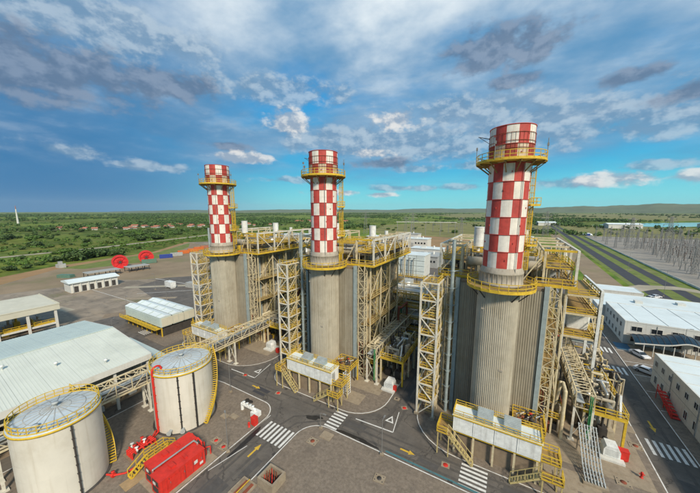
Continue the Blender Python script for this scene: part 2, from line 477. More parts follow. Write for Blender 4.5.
# ------------------------------------------------------------------ mesh helpers
class MB:
    def __init__(s):
        s.v, s.f, s.sm, s.mi = [], [], [], []

    def add(s, vs, fs, smooth=False, mi=0):
        o = len(s.v)
        s.v += [tuple(p) for p in vs]
        s.f += [tuple(i + o for i in f) for f in fs]
        s.sm += [smooth] * len(fs)
        s.mi += [mi] * len(fs)
        return s

    def box(s, x0, y0, z0, x1, y1, z1, mi=0):
        x0, x1 = min(x0, x1), max(x0, x1)
        y0, y1 = min(y0, y1), max(y0, y1)
        z0, z1 = min(z0, z1), max(z0, z1)
        return s.add([(x0, y0, z0), (x1, y0, z0), (x1, y1, z0), (x0, y1, z0), (x0, y0, z1), (x1, y0, z1), (x1, y1, z1), (x0, y1, z1)],
                     [(0, 3, 2, 1), (4, 5, 6, 7), (0, 1, 5, 4), (1, 2, 6, 5), (2, 3, 7, 6), (3, 0, 4, 7)], mi=mi)

    def bar(s, p, q, a=0.12, b=None):
        b = b or a
        p, q = Vector(p), Vector(q)
        d = (q - p)
        if d.length < 1e-6:
            return s
        d.normalize()
        u = Vector((0, 0, 1)) if abs(d.z) < 0.95 else Vector((1, 0, 0))
        x = d.cross(u).normalized() * (a / 2)
        y = d.cross(x).normalized() * (b / 2)
        vs = [p - x - y, p + x - y, p + x + y, p - x + y, q - x - y, q + x - y, q + x + y, q - x + y]
        return s.add(vs, [(0, 3, 2, 1), (4, 5, 6, 7), (0, 1, 5, 4), (1, 2, 6, 5), (2, 3, 7, 6), (3, 0, 4, 7)])

    def tube(s, p, q, r, n=10, r2=None, cap=True):
        r2 = r if r2 is None else r2
        p, q = Vector(p), Vector(q)
        d = (q - p).normalized()
        u = Vector((0, 0, 1)) if abs(d.z) < 0.95 else Vector((1, 0, 0))
        x = d.cross(u).normalized()
        y = d.cross(x).normalized()
        vs = []
        for c, rr in ((p, r), (q, r2)):
            for i in range(n):
                a = 2 * PI * i / n
                vs.append(c + x * (rr * math.cos(a)) + y * (rr * math.sin(a)))
        s.add(vs, [(i, n + i, n + (i + 1) % n, (i + 1) % n) for i in range(n)], True)
        if cap:
            s.add(vs[:n], [tuple(range(n))])
            s.add(vs[n:], [tuple(reversed(range(n)))])
        return s

    def path(s, pts, r, n=8):
        for a, b in zip(pts, pts[1:]):
            s.tube(a, b, r, n)
        for c in pts[1:-1]:
            s.ball(c, r * 1.02, n, 5)
        return s

    def ball(s, c, r, n=10, m=6, sz=1.0):
        return s.lathe([(r * math.sin(PI * j / m), c[2] - r * sz * math.cos(PI * j / m)) for j in range(m + 1)], n, c)

    def lathe(s, prof, n=24, c=(0, 0, 0), a0=0.0, a1=2 * PI, smooth=True, mi=0):
        full = abs(a1 - a0 - 2 * PI) < 1e-6
        k = n if full else n + 1
        vs = []
        for (r, z) in prof:
            for i in range(k):
                a = a0 + (a1 - a0) * i / n
                vs.append((c[0] + r * math.cos(a), c[1] + r * math.sin(a), z))
        fs = []
        for j in range(len(prof) - 1):
            for i in range(n):
                i2 = (i + 1) % k
                fs.append((j * k + i, j * k + i2, (j + 1) * k + i2, (j + 1) * k + i))
        return s.add(vs, fs, smooth, mi)

    def prism(s, poly, z0, z1):
        n = len(poly)
        vs = [(x, y, z0) for x, y in poly] + [(x, y, z1) for x, y in poly]
        return s.add(vs, [tuple(reversed(range(n))), tuple(range(n, 2 * n))] + [(i, (i + 1) % n, n + (i + 1) % n, n + i) for i in range(n)])

    def corr(s, p, q, z0, z1, pitch=0.32, amp=0.06):
        """vertical corrugated sheet from p to q (plan), facing right of p->q"""
        p, q = Vector((p[0], p[1])), Vector((q[0], q[1]))
        L = (q - p).length
        d = (q - p) / L
        nrm = Vector((d.y, -d.x))
        n = max(2, int(L / pitch) * 2)
        vs = []
        for i in range(n + 1):
            c = p + d * (L * i / n) + nrm * (amp if i % 2 else 0)
            vs += [(c.x, c.y, z0), (c.x, c.y, z1)]
        return s.add(vs, [(2 * i, 2 * i + 2, 2 * i + 3, 2 * i + 1) for i in range(n)])

    def rail(s, pts, h=1.1, step=1.6, t=0.07, closed=False):
        pts = [Vector(p) for p in pts]
        if closed:
            pts = pts + [pts[0]]
        for j, (a, b) in enumerate(zip(pts, pts[1:])):
            L = (b - a).length
            n = max(1, round(L / step))
            for i in range(0 if (j == 0 and not closed) else 1, n + 1):
                c = a + (b - a) * (i / n)
                s.bar(c, c + Vector((0, 0, h)), t)
            for z in (h, h * 0.5):
                s.bar(a + Vector((0, 0, z)), b + Vector((0, 0, z)), t)
            s.bar(a + Vector((0, 0, 0.08)), b + Vector((0, 0, 0.08)), 0.03, 0.16)
        return s


def part(mb, name, m, parent=None, loc=(0, 0, 0), rz=0.0):
    me = bpy.data.meshes.new(name)
    me.from_pydata(mb.v, [], mb.f)
    me.polygons.foreach_set('use_smooth', mb.sm)
    ms = m if isinstance(m, (list, tuple)) else [m]
    for k in ms:
        me.materials.append(M[k])
    if len(ms) > 1:
        me.polygons.foreach_set('material_index', mb.mi)
    me.update()
    o = bpy.data.objects.new(name, me)
    C.objects.link(o)
    o.parent = parent
    o.location = loc
    o.rotation_euler = (0, 0, rz)
    return o


def inst(o, loc, rz=None, parent=None, scale=None):
    c = o.copy()
    C.objects.link(c)
    c.location = loc
    if rz is not None:
        c.rotation_euler = (0, 0, rz)
    if parent:
        c.parent = parent
    if scale:
        c.scale = scale if isinstance(scale, tuple) else (scale,) * 3
    return c


def tag(o, label, cat, group=None, kind=None):
    if label:
        o['label'] = label
    if cat:
        o['category'] = cat
    if group:
        o['group'] = group
    if kind:
        o['kind'] = kind
    return o


def thing(name, label, cat, loc=(0, 0, 0), rz=0.0, group=None):
    o = bpy.data.objects.new(name, None)
    C.objects.link(o)
    o.location = loc
    o.rotation_euler = (0, 0, rz)
    o.empty_display_size = 0.3
    return tag(o, label, cat, group)


KIDS = {}


def tree_copy(o, parent=None):
    c = o.copy()
    C.objects.link(c)
    if parent:
        c.parent = parent
    for ch in o.children:
        tree_copy(ch, c)
    return c


def dup(o, loc, label, rz=None, scale=None):
    c = tree_copy(o)
    c.location = loc
    if label:
        c['label'] = label
    if rz is not None:
        c.rotation_euler = (0, 0, rz)
    if scale:
        c.scale = scale if isinstance(scale, tuple) else (scale,) * 3
    return c


def struct(mb, name, m, parent=None, label=None):
    o = part(mb, name, m, parent)
    if not parent:
        o['kind'] = 'structure'
    if label:
        o['label'] = label
    return o


def rpoly(x0, y0, x1, y1, r00=0.5, r10=0.5, r11=0.5, r01=0.5, n=8):
    """rounded rectangle, ccw from lower left"""
    P = []
    for (cx_, cy_, r, a) in ((x0 + r00, y0 + r00, r00, PI), (x1 - r10, y0 + r10, r10, 1.5 * PI), (x1 - r11, y1 - r11, r11, 0), (x0 + r01, y1 - r01, r01, 0.5 * PI)):
        for i in range(n + 1):
            t = a + 0.5 * PI * i / n
            P.append((cx_ + r * math.cos(t), cy_ + r * math.sin(t)))
    return P


def offset(poly, d):
    n = len(poly)
    out_ = []
    for i in range(n):
        a, b, c = Vector(poly[i - 1]), Vector(poly[i]), Vector(poly[(i + 1) % n])
        e1, e2 = (b - a), (c - b)
        n1 = Vector((-e1.y, e1.x)).normalized() if e1.length > 1e-5 else Vector((0, 0))
        n2 = Vector((-e2.y, e2.x)).normalized() if e2.length > 1e-5 else n1
        m_ = (n1 + n2)
        m_ = m_.normalized() if m_.length > 1e-5 else n1
        out_.append((b.x + m_.x * d, b.y + m_.y * d))
    return out_


def ring(mb, poly, d0, d1, z):
    a, b = offset(poly, d0), offset(poly, d1)
    n = len(poly)
    return mb.add([(x, y, z) for x, y in a] + [(x, y, z) for x, y in b], [(i, (i + 1) % n, n + (i + 1) % n, n + i) for i in range(n)])


def sheet(mb, poly, z):
    return mb.add([(x, y, z) for x, y in poly], [tuple(range(len(poly)))])


def legs(parent, name, m, spots, h, z0=0.1, w_=0.09):
    o = None
    for (x, y) in spots:
        o = inst(o, (x, y, 0)) if o else part(MB().box(-w_, -w_, z0, w_, w_, h), name, m, parent, (x, y, 0))
# ------------------------------------------------------------------ ground, roads, pavements
mb = MB()
mb.add([(-15000, -3000, -0.03), (15000, -3000, -0.03), (15000, 16000, -0.03), (-15000, 16000, -0.03)], [(0, 1, 2, 3)])
struct(mb, 'ground', 'terrain')
struct(sheet(MB(), [(-255, -120), (29, -120), (29, 175), (40, 262), (-60, 300), (-240, 330), (-345, 200), (-285, 135), (-262, 62), (-222, 25)], -0.012), 'yard', 'yard_gravel')
struct(sheet(MB(), [(-128, -120), (60, -120), (60, 68), (55, 100), (52, 150), (47, 178), (20, 176), (20, 240), (-60, 262), (-120, 140), (-172, 84), (-165, 66), (-124, 58)], 0.0), 'road', 'asphalt')
struct(sheet(MB(), [(-226, 30), (-205, 22), (-192, 60), (-205, 100), (-236, 150), (-300, 190), (-340, 198), (-285, 134), (-262, 62)], -0.006), 'earth_ground', 'earth_dull')
struct(sheet(MB(), [(-200, 64), (-182, 72), (-150, 110), (-170, 132), (-230, 140), (-212, 100)], -0.004), 'bare_ground', 'earth_dull')
struct(sheet(MB(), [(-262, 63), (-246, 70), (-240, 100), (-258, 130), (-300, 172), (-338, 196), (-286, 134), (-276, 100)], -0.003), 'rough_grass', 'verge')
# strips of bare earth and tracks beyond the yard
struct(sheet(MB(), [(-290, -40), (-262, -40), (-222, 25), (-262, 62), (-276, 100), (-285, 135), (-345, 200), (-352, 197), (-292, 133), (-284, 98), (-276, 64), (-246, 20)], -0.016), 'earth_strip', 'earth')
struct(sheet(MB(), [(-150, 262), (-60, 255), (-20, 330), (-55, 420), (-135, 440), (-175, 360)], -0.008), 'earth_pad', 'earth')
struct(sheet(MB(), [(-176, 140), (-60, 262), (-150, 262), (-270, 180)], -0.007), 'gravel_pad', 'yard_gravel')
struct(sheet(MB(), [(110, 240), (190, 230), (240, 300), (130, 330)], -0.012), 'earth_clearing', 'earth')


def strip(pts, wd, z):
    mb = MB()
    P = [Vector(p) for p in pts]
    L, Rr = [], []
    for i, p in enumerate(P):
        d = (P[min(i + 1, len(P) - 1)] - P[max(i - 1, 0)]).normalized()
        n = Vector((-d.y, d.x)) * (wd / 2)
        L.append((*(p + n), z))
        Rr.append((*(p - n), z))
    k = len(P)
    return mb.add(L + Rr, [(k + i, k + i + 1, i + 1, i) for i in range(k - 1)])


struct(strip([(-330, -120), (-352, 0), (-368, 53), (-376, 122), (-420, 260), (-480, 420), (-560, 600)], 9, -0.020), 'dirt_track', 'path')
struct(strip([(-700, -60), (-820, 140), (-760, 330)], 8, -0.018), 'field_track', 'path')
struct(sheet(MB(), [(-190, 430), (-60, 425), (60, 560), (260, 530), (420, 640), (520, 900), (330, 950), (180, 1000), (-60, 1120), (-260, 900), (-330, 620)], -0.024), 'dry_field', 'dry_grass')
struct(sheet(MB(), [(-200, 1400), (400, 1500), (1100, 1900), (2600, 2400), (3600, 3400), (2600, 5600), (400, 5200), (-900, 3600)], -0.022), 'far_field', 'dry_grass')
# avenue on the right with a green verge between its two carriageways
struct(strip([(64, 100), (67, 182), (77, 440), (89, 760), (116, 1460)], 25, -0.010), 'grass_verge', 'verge')
struct(strip([(57.5, 100), (60.6, 182), (70.3, 432), (83, 760), (110, 1460)], 6.8, 0.006), 'carriageway', 'fresh_asphalt')
struct(strip([(68.8, 100), (72, 182), (82.2, 450), (94, 760), (121, 1460)], 5.2, 0.006), 'service_carriageway', 'fresh_asphalt')
struct(strip([(28, 170), (40, 174), (50, 182), (62, 196), (74, 200), (84, 194)], 8, 0.011), 'crossing_lane', 'path')
struct(strip([(45, 182), (48, 260), (55, 420), (61, 560)], 13, -0.006), 'dry_verge', 'earth_dull')
struct(sheet(MB(), [(81, 120), (170, 120), (200, 260), (235, 440), (215, 560), (100, 560), (92.5, 430), (86, 280)], -0.002), 'switchyard_gravel', 'switch_gravel')
struct(sheet(MB(), [(30.2, 128), (57, 128), (52, 172), (29, 176)], 0.013), 'car_park', 'gravel')

# water far off on the right, in three reaches
struct(sheet(MB(), [(190, 1010), (330, 960), (520, 1180), (700, 1250), (1250, 1500), (2300, 1900), (2300, 2200), (1100, 1760), (560, 1420), (300, 1200)], 0.05), 'river', 'water')
struct(sheet(MB(), [(-80, 1180), (-190, 1150), (-60, 1310), (140, 1250), (110, 1190)], 0.05), 'pond', 'water')


def island(name, poly, h=0.12, m='gravel'):
    o = struct(MB().prism(poly, -0.05, h), name, m)
    k = part(ring(MB(), poly, 0.05, 0.21, h + 0.004), 'kerb_line', 'paint_white', o)
    return o


isC = island('paved_island', rpoly(-47, 41.7, -19, 76, 5.5, 7, 2, 2))
isR = island('paved_island', rpoly(-13.4, 41.7, 21.3, 76, 8.5, 1.0, 2, 2))
isL = island('paved_island', rpoly(-82, 41.4, -51.3, 76, 3, 9, 2, 2))
tankblock = island('paved_block', rpoly(-62.5, -60, -37.0, 36.2, 1, 1, 3.6, 9))
frontblock = island('paved_block', rpoly(-29.9, -60, 60, 36.9, 1, 1, 1, 4.2))
islE = island('paved_block', rpoly(27.2, 44, 60, 122, 1, 1, 1, 1), 0.10)
backblock = island('paved_block', rpoly(-95, 82, 21.3, 132, 3, 1, 1, 3))
# concrete aprons under the three units
for (x0, x1) in ((-83 + 2.5, -54), (-46, -21.5), (-12.4, 20)):
    struct(MB().prism(rpoly(x0, 49.3, x1, 75, 0.3, 0.3, 0.3, 0.3, 2), 0.0, 0.16), 'concrete_apron', 'concrete')
for (x0, x1) in ((-28.6, -23.8), (6.8, 13.4)):
    struct(MB().prism(rpoly(x0, 44.6, x1, 48, 0.3, 0.3, 0.3, 0.3, 2), 0.0, 0.15), 'concrete_apron', 'concrete')
struct(MB().prism(rpoly(-95, 38.5, -83.5, 53, 0.5, 0.5, 0.5, 0.5, 2), 0.0, 0.12), 'concrete_apron', 'gravel')
struct(MB().prism(rpoly(-82, 2, -66.2, 27, 0.5, 0.5, 0.5, 0.5, 2), 0.0, 0.10), 'warehouse_floor', 'brown_concrete')

PM = 'paint_white'


def crossing(x0, y0, x1, y1, n, along):
    """zebra crossing filling a rectangle; along = axis the stripes are laid out along"""
    e = bpy.data.objects.new('zebra_crossing', None)
    C.objects.link(e)
    e['kind'] = 'structure'
    e.location = (x0, y0, 0)
    W, H = x1 - x0, y1 - y0
    o = None
    for i in range(n):
        if along == 'x':
            wd = W / (2 * n - 1)
            loc = (2 * i * wd, 0, 0.005)
            p = [(0, 0), (wd, 0), (wd, H), (0, H)]
        else:
            wd = H / (2 * n - 1)
            loc = (0, 2 * i * wd, 0.005)
            p = [(0, 0), (W, 0), (W, wd), (0, wd)]
        if o is None:
            o = part(sheet(MB(), p, 0), 'stripe', PM, e, loc)
        else:
            inst(o, loc)
    return e


crossing(-35.8, 29.3, -30.2, 33.0, 7, 'x')
crossing(-26.9, 37.1, -24.3, 41.4, 6, 'y')
crossing(-4.0, 37.3, -0.4, 41.4, 6, 'y')
crossing(22.3, 97.6, 26.4, 101, 5, 'x')
crossing(22.3, 85.6, 26.4, 89.2, 5, 'x')
crossing(22.2, 58.2, 27.0, 62, 6, 'x')
crossing(22.0, 138, 26.4, 141, 5, 'x')
crossing(-101.2, 39.5, -97.0, 42.6, 6, 'y')
struct(strip([(-168, 62), (-140, 84)], 3.5, 0.004), 'concrete_strip', 'path')
struct(strip([(-150, 50), (-128, 66)], 2.5, 0.004), 'concrete_strip', 'concrete')
struct(strip([(-128, 40), (-121, 52)], 5, 0.004), 'concrete_strip', 'brown_concrete')
struct(strip([(-160, 34), (-146, 36)], 3, 0.004), 'concrete_strip', 'path')


def line(name, pts, wd=0.16, z=0.006, m=PM):
    return struct(strip(pts, wd, z), name, m)


line('lane_line', [(26.9, 122), (26.9, 178)], 0.2)
line('lane_line', [(21.5, 132), (21.5, 178)], 0.2)
line('stop_line', [(-22.6, 41.3), (-15.4, 41.7)], 0.22)
line('give_way_line', [(-57.0, 40.6), (-49.2, 40.9)], 0.22)
line('lane_line', [(-49.2, 40.9), (-50.4, 47)], 0.14)
line('lane_line', [(-15.4, 41.7), (-16.2, 47)], 0.14)
line('lane_line', [(-190, 52), (-60, 55.0)], 0.0 + 0.2)
line('lane_line', [(-175, 80), (-95, 86)], 0.35)
line('lane_line', [(-150, 60), (-118, 92)], 0.3)
line('lane_line', [(-37.5, 10), (-37.0, 34)], 0.14, 0.007)
line('teal_line', [(-15, 37.5), (-2, 37.45), (14, 37.5)], 0.32, 0.007, 'paint_teal')
line('faded_line', [(-36.6, 21), (-35.2, 27)], 0.12)


def arrow(x, y, a, L=2.4):
    p = [(-L / 2, -0.16), (L * 0.1, -0.16), (L * 0.1, -0.45), (L / 2, 0), (L * 0.1, 0.45), (L * 0.1, 0.16), (-L / 2, 0.16)]
    o = struct(sheet(MB(), p, 0.007), 'road_arrow', 'paint_yellow')
    o.location = (x, y, 0)
    o.rotation_euler = (0, 0, a)


arrow(-33.4, 27.0, PI / 2, 2.8)
arrow(-46.2, 38.7, 0)
arrow(-11.9, 39.1, 0)
arrow(24.4, 66.2, -PI / 2, 3.2)
arrow(24.4, 104, -PI / 2, 2.6)


def tri(x, y, a):
    o = MB()
    P = [Vector((math.cos(t), math.sin(t))) for t in (PI / 2, PI / 2 + 2 * PI / 3, PI / 2 - 2 * PI / 3)]
    vs = [(p.x * 0.95, p.y * 1.2, 0.007) for p in P] + [(p.x * 0.5, p.y * 0.62, 0.007) for p in P]
    o.add(vs, [(0, 1, 4, 3), (1, 2, 5, 4), (2, 0, 3, 5)])
    q = struct(o, 'give_way_triangle', PM)
    q.location = (x, y, 0)
    q.rotation_euler = (0, 0, a)


tri(-16.9, 44.2, 0.0)
tri(-50.6, 43.2, 0.0)


def blob(name, cx_, cy_, rx, ry, a, z, m, seed, n=26):
    q = random.Random(seed)
    ph = [q.uniform(0, 6.28) for _ in range(4)]
    P = []
    for i in range(n):
        t = 2 * PI * i / n
        k = 1 + 0.22 * math.sin(2 * t + ph[0]) + 0.16 * math.sin(3 * t + ph[1]) + 0.10 * math.sin(5 * t + ph[2]) + 0.06 * math.sin(9 * t + ph[3])
        x, y = rx * k * math.cos(t), ry * k * math.sin(t)
        P.append((cx_ + x * math.cos(a) - y * math.sin(a), cy_ + x * math.sin(a) + y * math.cos(a)))
    return struct(sheet(MB(), P, z), name, m)


q = random.Random(17)
for (x, y, a, b) in ((-33.5, 18, 1.6, 3.2), (-31.4, 24.5, .7, 1.8), (-22, 39.6, 2.2, .9), (-8.5, 38.4, 1.6, .7), (4, 39.8, 2.6, .8), (-44, 38.2, 1.8, 1.0), (-56, 38.6, 2.4, .9), (-16.6, 55, .9, 3.0),
                     (-16, 64, 1.1, 2.2), (24.5, 78, 1.1, 3.5), (23.2, 93, .8, 2.2), (25.6, 110, .8, 4), (24, 52, 1.2, 2.2), (-49.5, 52, .9, 2.4), (-70, 37.4, 3.2, .9), (-95, 36, 3, 1.4), (-118, 30, 4, 2)):
    o = struct(sheet(MB(), [(-a, -b), (a * q.uniform(.8, 1), -b), (a, b * q.uniform(.8, 1)), (-a * q.uniform(.8, 1), b)], 0.0018), 'asphalt_patch', q.choice(('fresh_asphalt', 'patch_asphalt', 'patch_asphalt')))
    o.location = (x, y, 0)
for (P, w_) in (([(-34.6, -10), (-34.6, 30), (-33, 36), (-28, 39.2), (-10, 39.4), (22, 39.4)], .45), ([(-32.8, -10), (-32.8, 30), (-31.4, 35), (-27.5, 37.9), (-10, 38), (22, 38)], .45), ([(-70, 39.6), (-50, 39.6), (-20, 40.6), (20, 40.7)], .4),
                ([(-35.4, 22), (-35.6, 34), (-38, 38.0), (-60, 38.2)], .4), ([(-17.4, 42), (-17.2, 75)], .5), ([(-15.3, 42), (-15.2, 75)], .5), ([(23.2, 40), (23.2, 140)], .5), ([(25.4, 40), (25.4, 140)], .5), ([(-49.6, 42), (-48.6, 75)], .5)):
    struct(strip(P, w_, 0.0028), 'tyre_track', 'tyre_mark')
for (x, y) in ((-30.1, 28), (-30.1, 20), (-5, 37.15), (10, 37.15), (-20, 37.15), (21.4, 70), (21.4, 95), (-40, 41.45), (-28, 41.45)):
    o = struct(sheet(MB(), [(-.35, -.25), (.35, -.25), (.35, .25), (-.35, .25)], 0.008), 'drain_grate', 'dark_metal')
    o.location = (x, y, 0)
blob('wet_patch', -36.1, 27.7, 2.9, 0.55, PI / 2, 0.0035, 'wet_asphalt', 1)
blob('wet_patch', -29.6, 37.6, 1.6, 0.55, 0.25, 0.0035, 'wet_asphalt', 2)
blob('wet_patch', -20.6, 37.4, 3.4, 0.42, 0.0, 0.0035, 'wet_asphalt', 3)
blob('wet_patch', -43.8, 34.6, 0.9, 0.6, 0.0, 0.124, 'wet_asphalt', 4)
blob('wet_patch', 21.0, 79.5, 0.7, 2.4, 0.1, 0.164, 'wet_asphalt', 6)
blob('wet_patch', 16.9, 83, 1.6, 2.6, 0.1, 0.0035, 'wet_asphalt', 7)
struct(MB().box(17.8, 84.6, -0.02, 21.3, 86.4, 0.115), 'concrete_slab', 'concrete')
struct(MB().box(18.6, 62.2, 0.10, 21.2, 64.2, 0.165), 'concrete_slab', 'concrete')
struct(MB().box(17.5, 91.5, -0.02, 21.2, 92.6, 0.115), 'concrete_slab', 'concrete')
struct(sheet(MB(), [(28.2, 101.5), (31.6, 101.5), (31.6, 106.5), (28.2, 106.5)], 0.105), 'parking_bay', 'paint_blue')
for i in range(5):
    line('parking_line', [(27.6, 72.6 + i * 7.0), (34, 73.4 + i * 7.0)], 0.14, 0.106)


# hills on the horizon
def ridge(name, pts, dep, m='hill'):
    mb = MB()
    n = 160
    P = [Vector(p) for p in pts]
    segs = []
    for i in range(n + 1):
        t = i / n * (len(P) - 1)
        k = min(int(t), len(P) - 2)
        p = P[k].lerp(P[k + 1], t - k)
        h = p.z * (0.62 + 0.05 * math.sin(i * 0.21) + 0.03 * math.sin(i * 0.53 + 1) + 0.012 * math.sin(i * 1.9 + 2))
        segs.append((p.x, p.y, max(1, h)))
    vs = []
    for (x, y, h) in segs:
        d = Vector((x, y)).normalized()
        for f, g in ((-1, -0.05), (-0.55, 0.45), (-0.2, 0.9), (0, 1), (0.5, 0.5), (1, -0.05)):
            jit = 1 + 0.05 * math.sin(x * 0.004 + f * 9)
            vs.append((x + d.x * dep * f, y + d.y * dep * f, h * g * jit))
    fs = []
    for i in range(n):
        for j in range(5):
            a = i * 6 + j
            fs.append((a, a + 1, a + 7, a + 6))
    mb.add(vs, fs, True)
    return struct(mb, name, m)


ridge('hills', [(-2800, 7600, 60), (-1200, 8300, 120), (0, 8600, 150), (1200, 8300, 230), (2200, 7900, 260), (3400, 7200, 300), (5200, 6200, 300), (7000, 5200, 220)], 900)
ridge('far_hills', [(-9000, 3200, 30), (-8200, 4300, 110), (-7200, 5400, 90), (-6000, 7000, 150), (-4200, 8600, 130), (-2000, 9800, 200), (1000, 10200, 180)], 1000)
# ------------------------------------------------------------------ the three boiler units
UX = (-1.0, -35.7, -71.3)
UY = 50.5
WHO = ('nearest', 'middle', 'farthest')


# ---- exhaust stack
def make_stack():
    t = thing('exhaust_stack', '', 'chimney', (0, 0, 0), 0, 'checkered exhaust stacks')
    # ribbed casing under the stack
    mb = MB()
    n = 136
    vs = []
    for i in range(n):
        a = 2 * PI * i / n
        r = (3.0 + (0.07 if i % 2 else 0)) / (abs(math.cos(a)) ** 2.6 + abs(math.sin(a)) ** 2.6) ** (1 / 2.6)
        vs += [(r * math.cos(a) - .18, r * math.sin(a), 0.1), (r * math.cos(a) - .18, r * math.sin(a), 26.2)]
    mb.add(vs, [(2 * i, 2 * ((i + 1) % n), 2 * ((i + 1) % n) + 1, 2 * i + 1) for i in range(n)])
    o = part(mb, 'ribbed_casing', 'casing', t)

    def se(r, a):
        k = r / (abs(math.cos(a)) ** 2.6 + abs(math.sin(a)) ** 2.6) ** (1 / 2.6)
        return (k * math.cos(a) - .18, k * math.sin(a))
    for (a, z, w_, h) in ((-1.15, 13.1, .3, .3), (-2.2, 22.8, .25, .25)):
        x, y = se(3.0, a)
        part(MB().box(x - w_, y - .16, z, x + w_, y + .1, z + h).box(x - w_ * .2, y - .2, z + h * .4, x - w_ * .1, y - .1, z + h * .6), 'access_plate', 'collar', o)
    part(MB().lathe([(2.9, 26.7), (3.18, 26.7), (3.18, 27.1), (3.1, 27.15), (3.08, 28.6), (3.16, 28.65), (3.16, 28.85), (2.86, 29.6)], 48), 'collar', 'collar', t)
    mb = MB()
    for i in range(30):
        a = 2 * PI * i / 30
        c, s_ = math.cos(a), math.sin(a)
        mb.bar((3.12 * c, 3.12 * s_, 27.15), (3.12 * c, 3.12 * s_, 28.65), 0.07)
    part(mb, 'collar_rib', 'collar', t)
    # painted shell sections
    hrow = 2.61
    for k in range(8):
        z0 = 29.6 + hrow * k
        r = 2.83 if k < 6 else 3.02
        mb = MB()
        for j in range(12):
            a0 = 2 * PI * j / 12 + 0.28 + 0.02 * math.sin(k * 2.1)
            mb.lathe([(r, z0), (r, z0 + hrow - 0.02)], 5, (0, 0, 0), a0, a0 + 2 * PI / 12, True, (j + k) % 2)
        if k == 7:
            mb.lathe([(r, z0 + hrow), (r - 0.12, z0 + hrow), (r - 0.12, z0)], 48, mi=0)
        if k == 6:
            mb.lathe([(2.83, z0), (r, z0)], 48)
        o = part(mb, 'shell_section', ('stack_sooty_red', 'stack_sooty') if k == 6 else ('stack_red', 'stack_white'), t)
        mb = MB()
        zt = z0 + hrow - 0.06
        mb.lathe([(r, zt - 0.05), (r + 0.07, zt - 0.05), (r + 0.07, zt + 0.05), (r, zt + 0.05)], 48)
        for j in range(20):
            a = 2 * PI * j / 20 + 0.15
            p = Vector((math.cos(a) * (r + .04), math.sin(a) * (r + .04), z0 + hrow * 0.5))
            if (j * 7 + k * 3) % 5 == 0:
                mb.bar(p + Vector((0, 0, -0.12)), p + Vector((0, 0, 0.12)), 0.12)
        part(mb, 'stiffener', 'stack_sooty_red' if k in (6,) else 'stack_red', o)
    mb = MB()
    for j in range(36):
        a = 2 * PI * j / 36
        mb.bar((3.07 * math.cos(a), 3.07 * math.sin(a), 46.4), (3.07 * math.cos(a), 3.07 * math.sin(a), 49.4), 0.03)
    for z in (47.2, 48.2, 49.3):
        mb.lathe([(3.09, z), (3.12, z), (3.12, z + 0.06), (3.09, z + 0.06)], 40)
    part(mb, 'guard_mesh', 'rebar', t)
    # gallery
    z = 45.6
    pf = part(MB().lathe([(2.85, z), (4.75, z), (4.75, z - 0.22), (2.85, z - 0.22)], 40, smooth=False), 'gallery', 'yellow', t)
    mb = MB()
    mb.rail([(4.65 * math.cos(2 * PI * i / 28), 4.65 * math.sin(2 * PI * i / 28), z) for i in range(28)], 1.1, 1.6, 0.08, True)
    part(mb, 'railing', 'yellow', pf)
    mb = MB()
    for i in range(14):
        a = 2 * PI * i / 14 + 0.1
        c, s_ = math.cos(a), math.sin(a)
        mb = MB().bar((2.8 * c, 2.8 * s_, z - 1.7), (4.6 * c, 4.6 * s_, z - 0.25), 0.13)
        mb.bar((2.8 * c, 2.8 * s_, z - 0.32), (4.6 * c, 4.6 * s_, z - 0.32), 0.13, 0.2)
        part(mb, 'bracket', 'grating', pf)
    for i, a in enumerate((0.15, 3.25, 1.9, 4.3)):
        c, s_ = math.cos(a), math.sin(a)
        q = MB().tube((4.72 * c, 4.72 * s_, z), (4.72 * c, 4.72 * s_, z + (3.2, 2.6, 4.2, 1.8)[i]), 0.05, 6)
        q.box(4.72 * c - .12, 4.72 * s_ - .12, z + 2.1, 4.72 * c + .12, 4.72 * s_ + .12, z + 2.5)
        part(q, 'lightning_mast', 'galv', t)
    mb = MB().bar((-3.0, -0.2, 49.3), (-4.6, -0.6, 49.7), 0.09).bar((-3, -.2, 48.6), (-4.4, -.5, 49.6), 0.06)
    part(mb, 'davit', 'dark_metal', t)
    # caged ladder with rest platforms
    a = R(32)
    c, s_ = math.cos(a), math.sin(a)
    u = Vector((-s_, c, 0))
    ld = MB()
    for sgn in (-1, 1):
        p = Vector((3.35 * c, 3.35 * s_, 0)) + u * 0.28 * sgn
        ld.bar(p + Vector((0, 0, 27)), p + Vector((0, 0, 45.5)), 0.09)
    p = Vector((3.35 * c, 3.35 * s_, 0))
    for i in range(45):
        zz = 27.3 + i * 0.4
        ld.bar(p + u * .28 + Vector((0, 0, zz)), p - u * .28 + Vector((0, 0, zz)), 0.05)
    lo = part(ld, 'ladder', 'yellow', t)
    cg = MB()
    q = Vector((3.75 * c, 3.75 * s_, 0))
    for i in range(9):
        b = 2 * PI * i / 9
        o3 = q + u * (0.5 * math.cos(b)) + Vector((c, s_, 0)) * (0.45 * math.sin(b))
        if math.sin(b) > -0.5:
            cg.bar(o3 + Vector((0, 0, 29)), o3 + Vector((0, 0, 45)), 0.06)
    for i in range(15):
        zz = 29 + i * 1.1
        for j in range(9):
            b, b2 = 2 * PI * j / 9, 2 * PI * (j + 1) / 9
            cg.bar(q + u * (.5 * math.cos(b)) + Vector((c * .45 * math.sin(b), s_ * .45 * math.sin(b), zz)), q + u * (.5 * math.cos(b2)) + Vector((c * .45 * math.sin(b2), s_ * .45 * math.sin(b2), zz)), 0.05)
    part(cg, 'cage', 'yellow', lo)
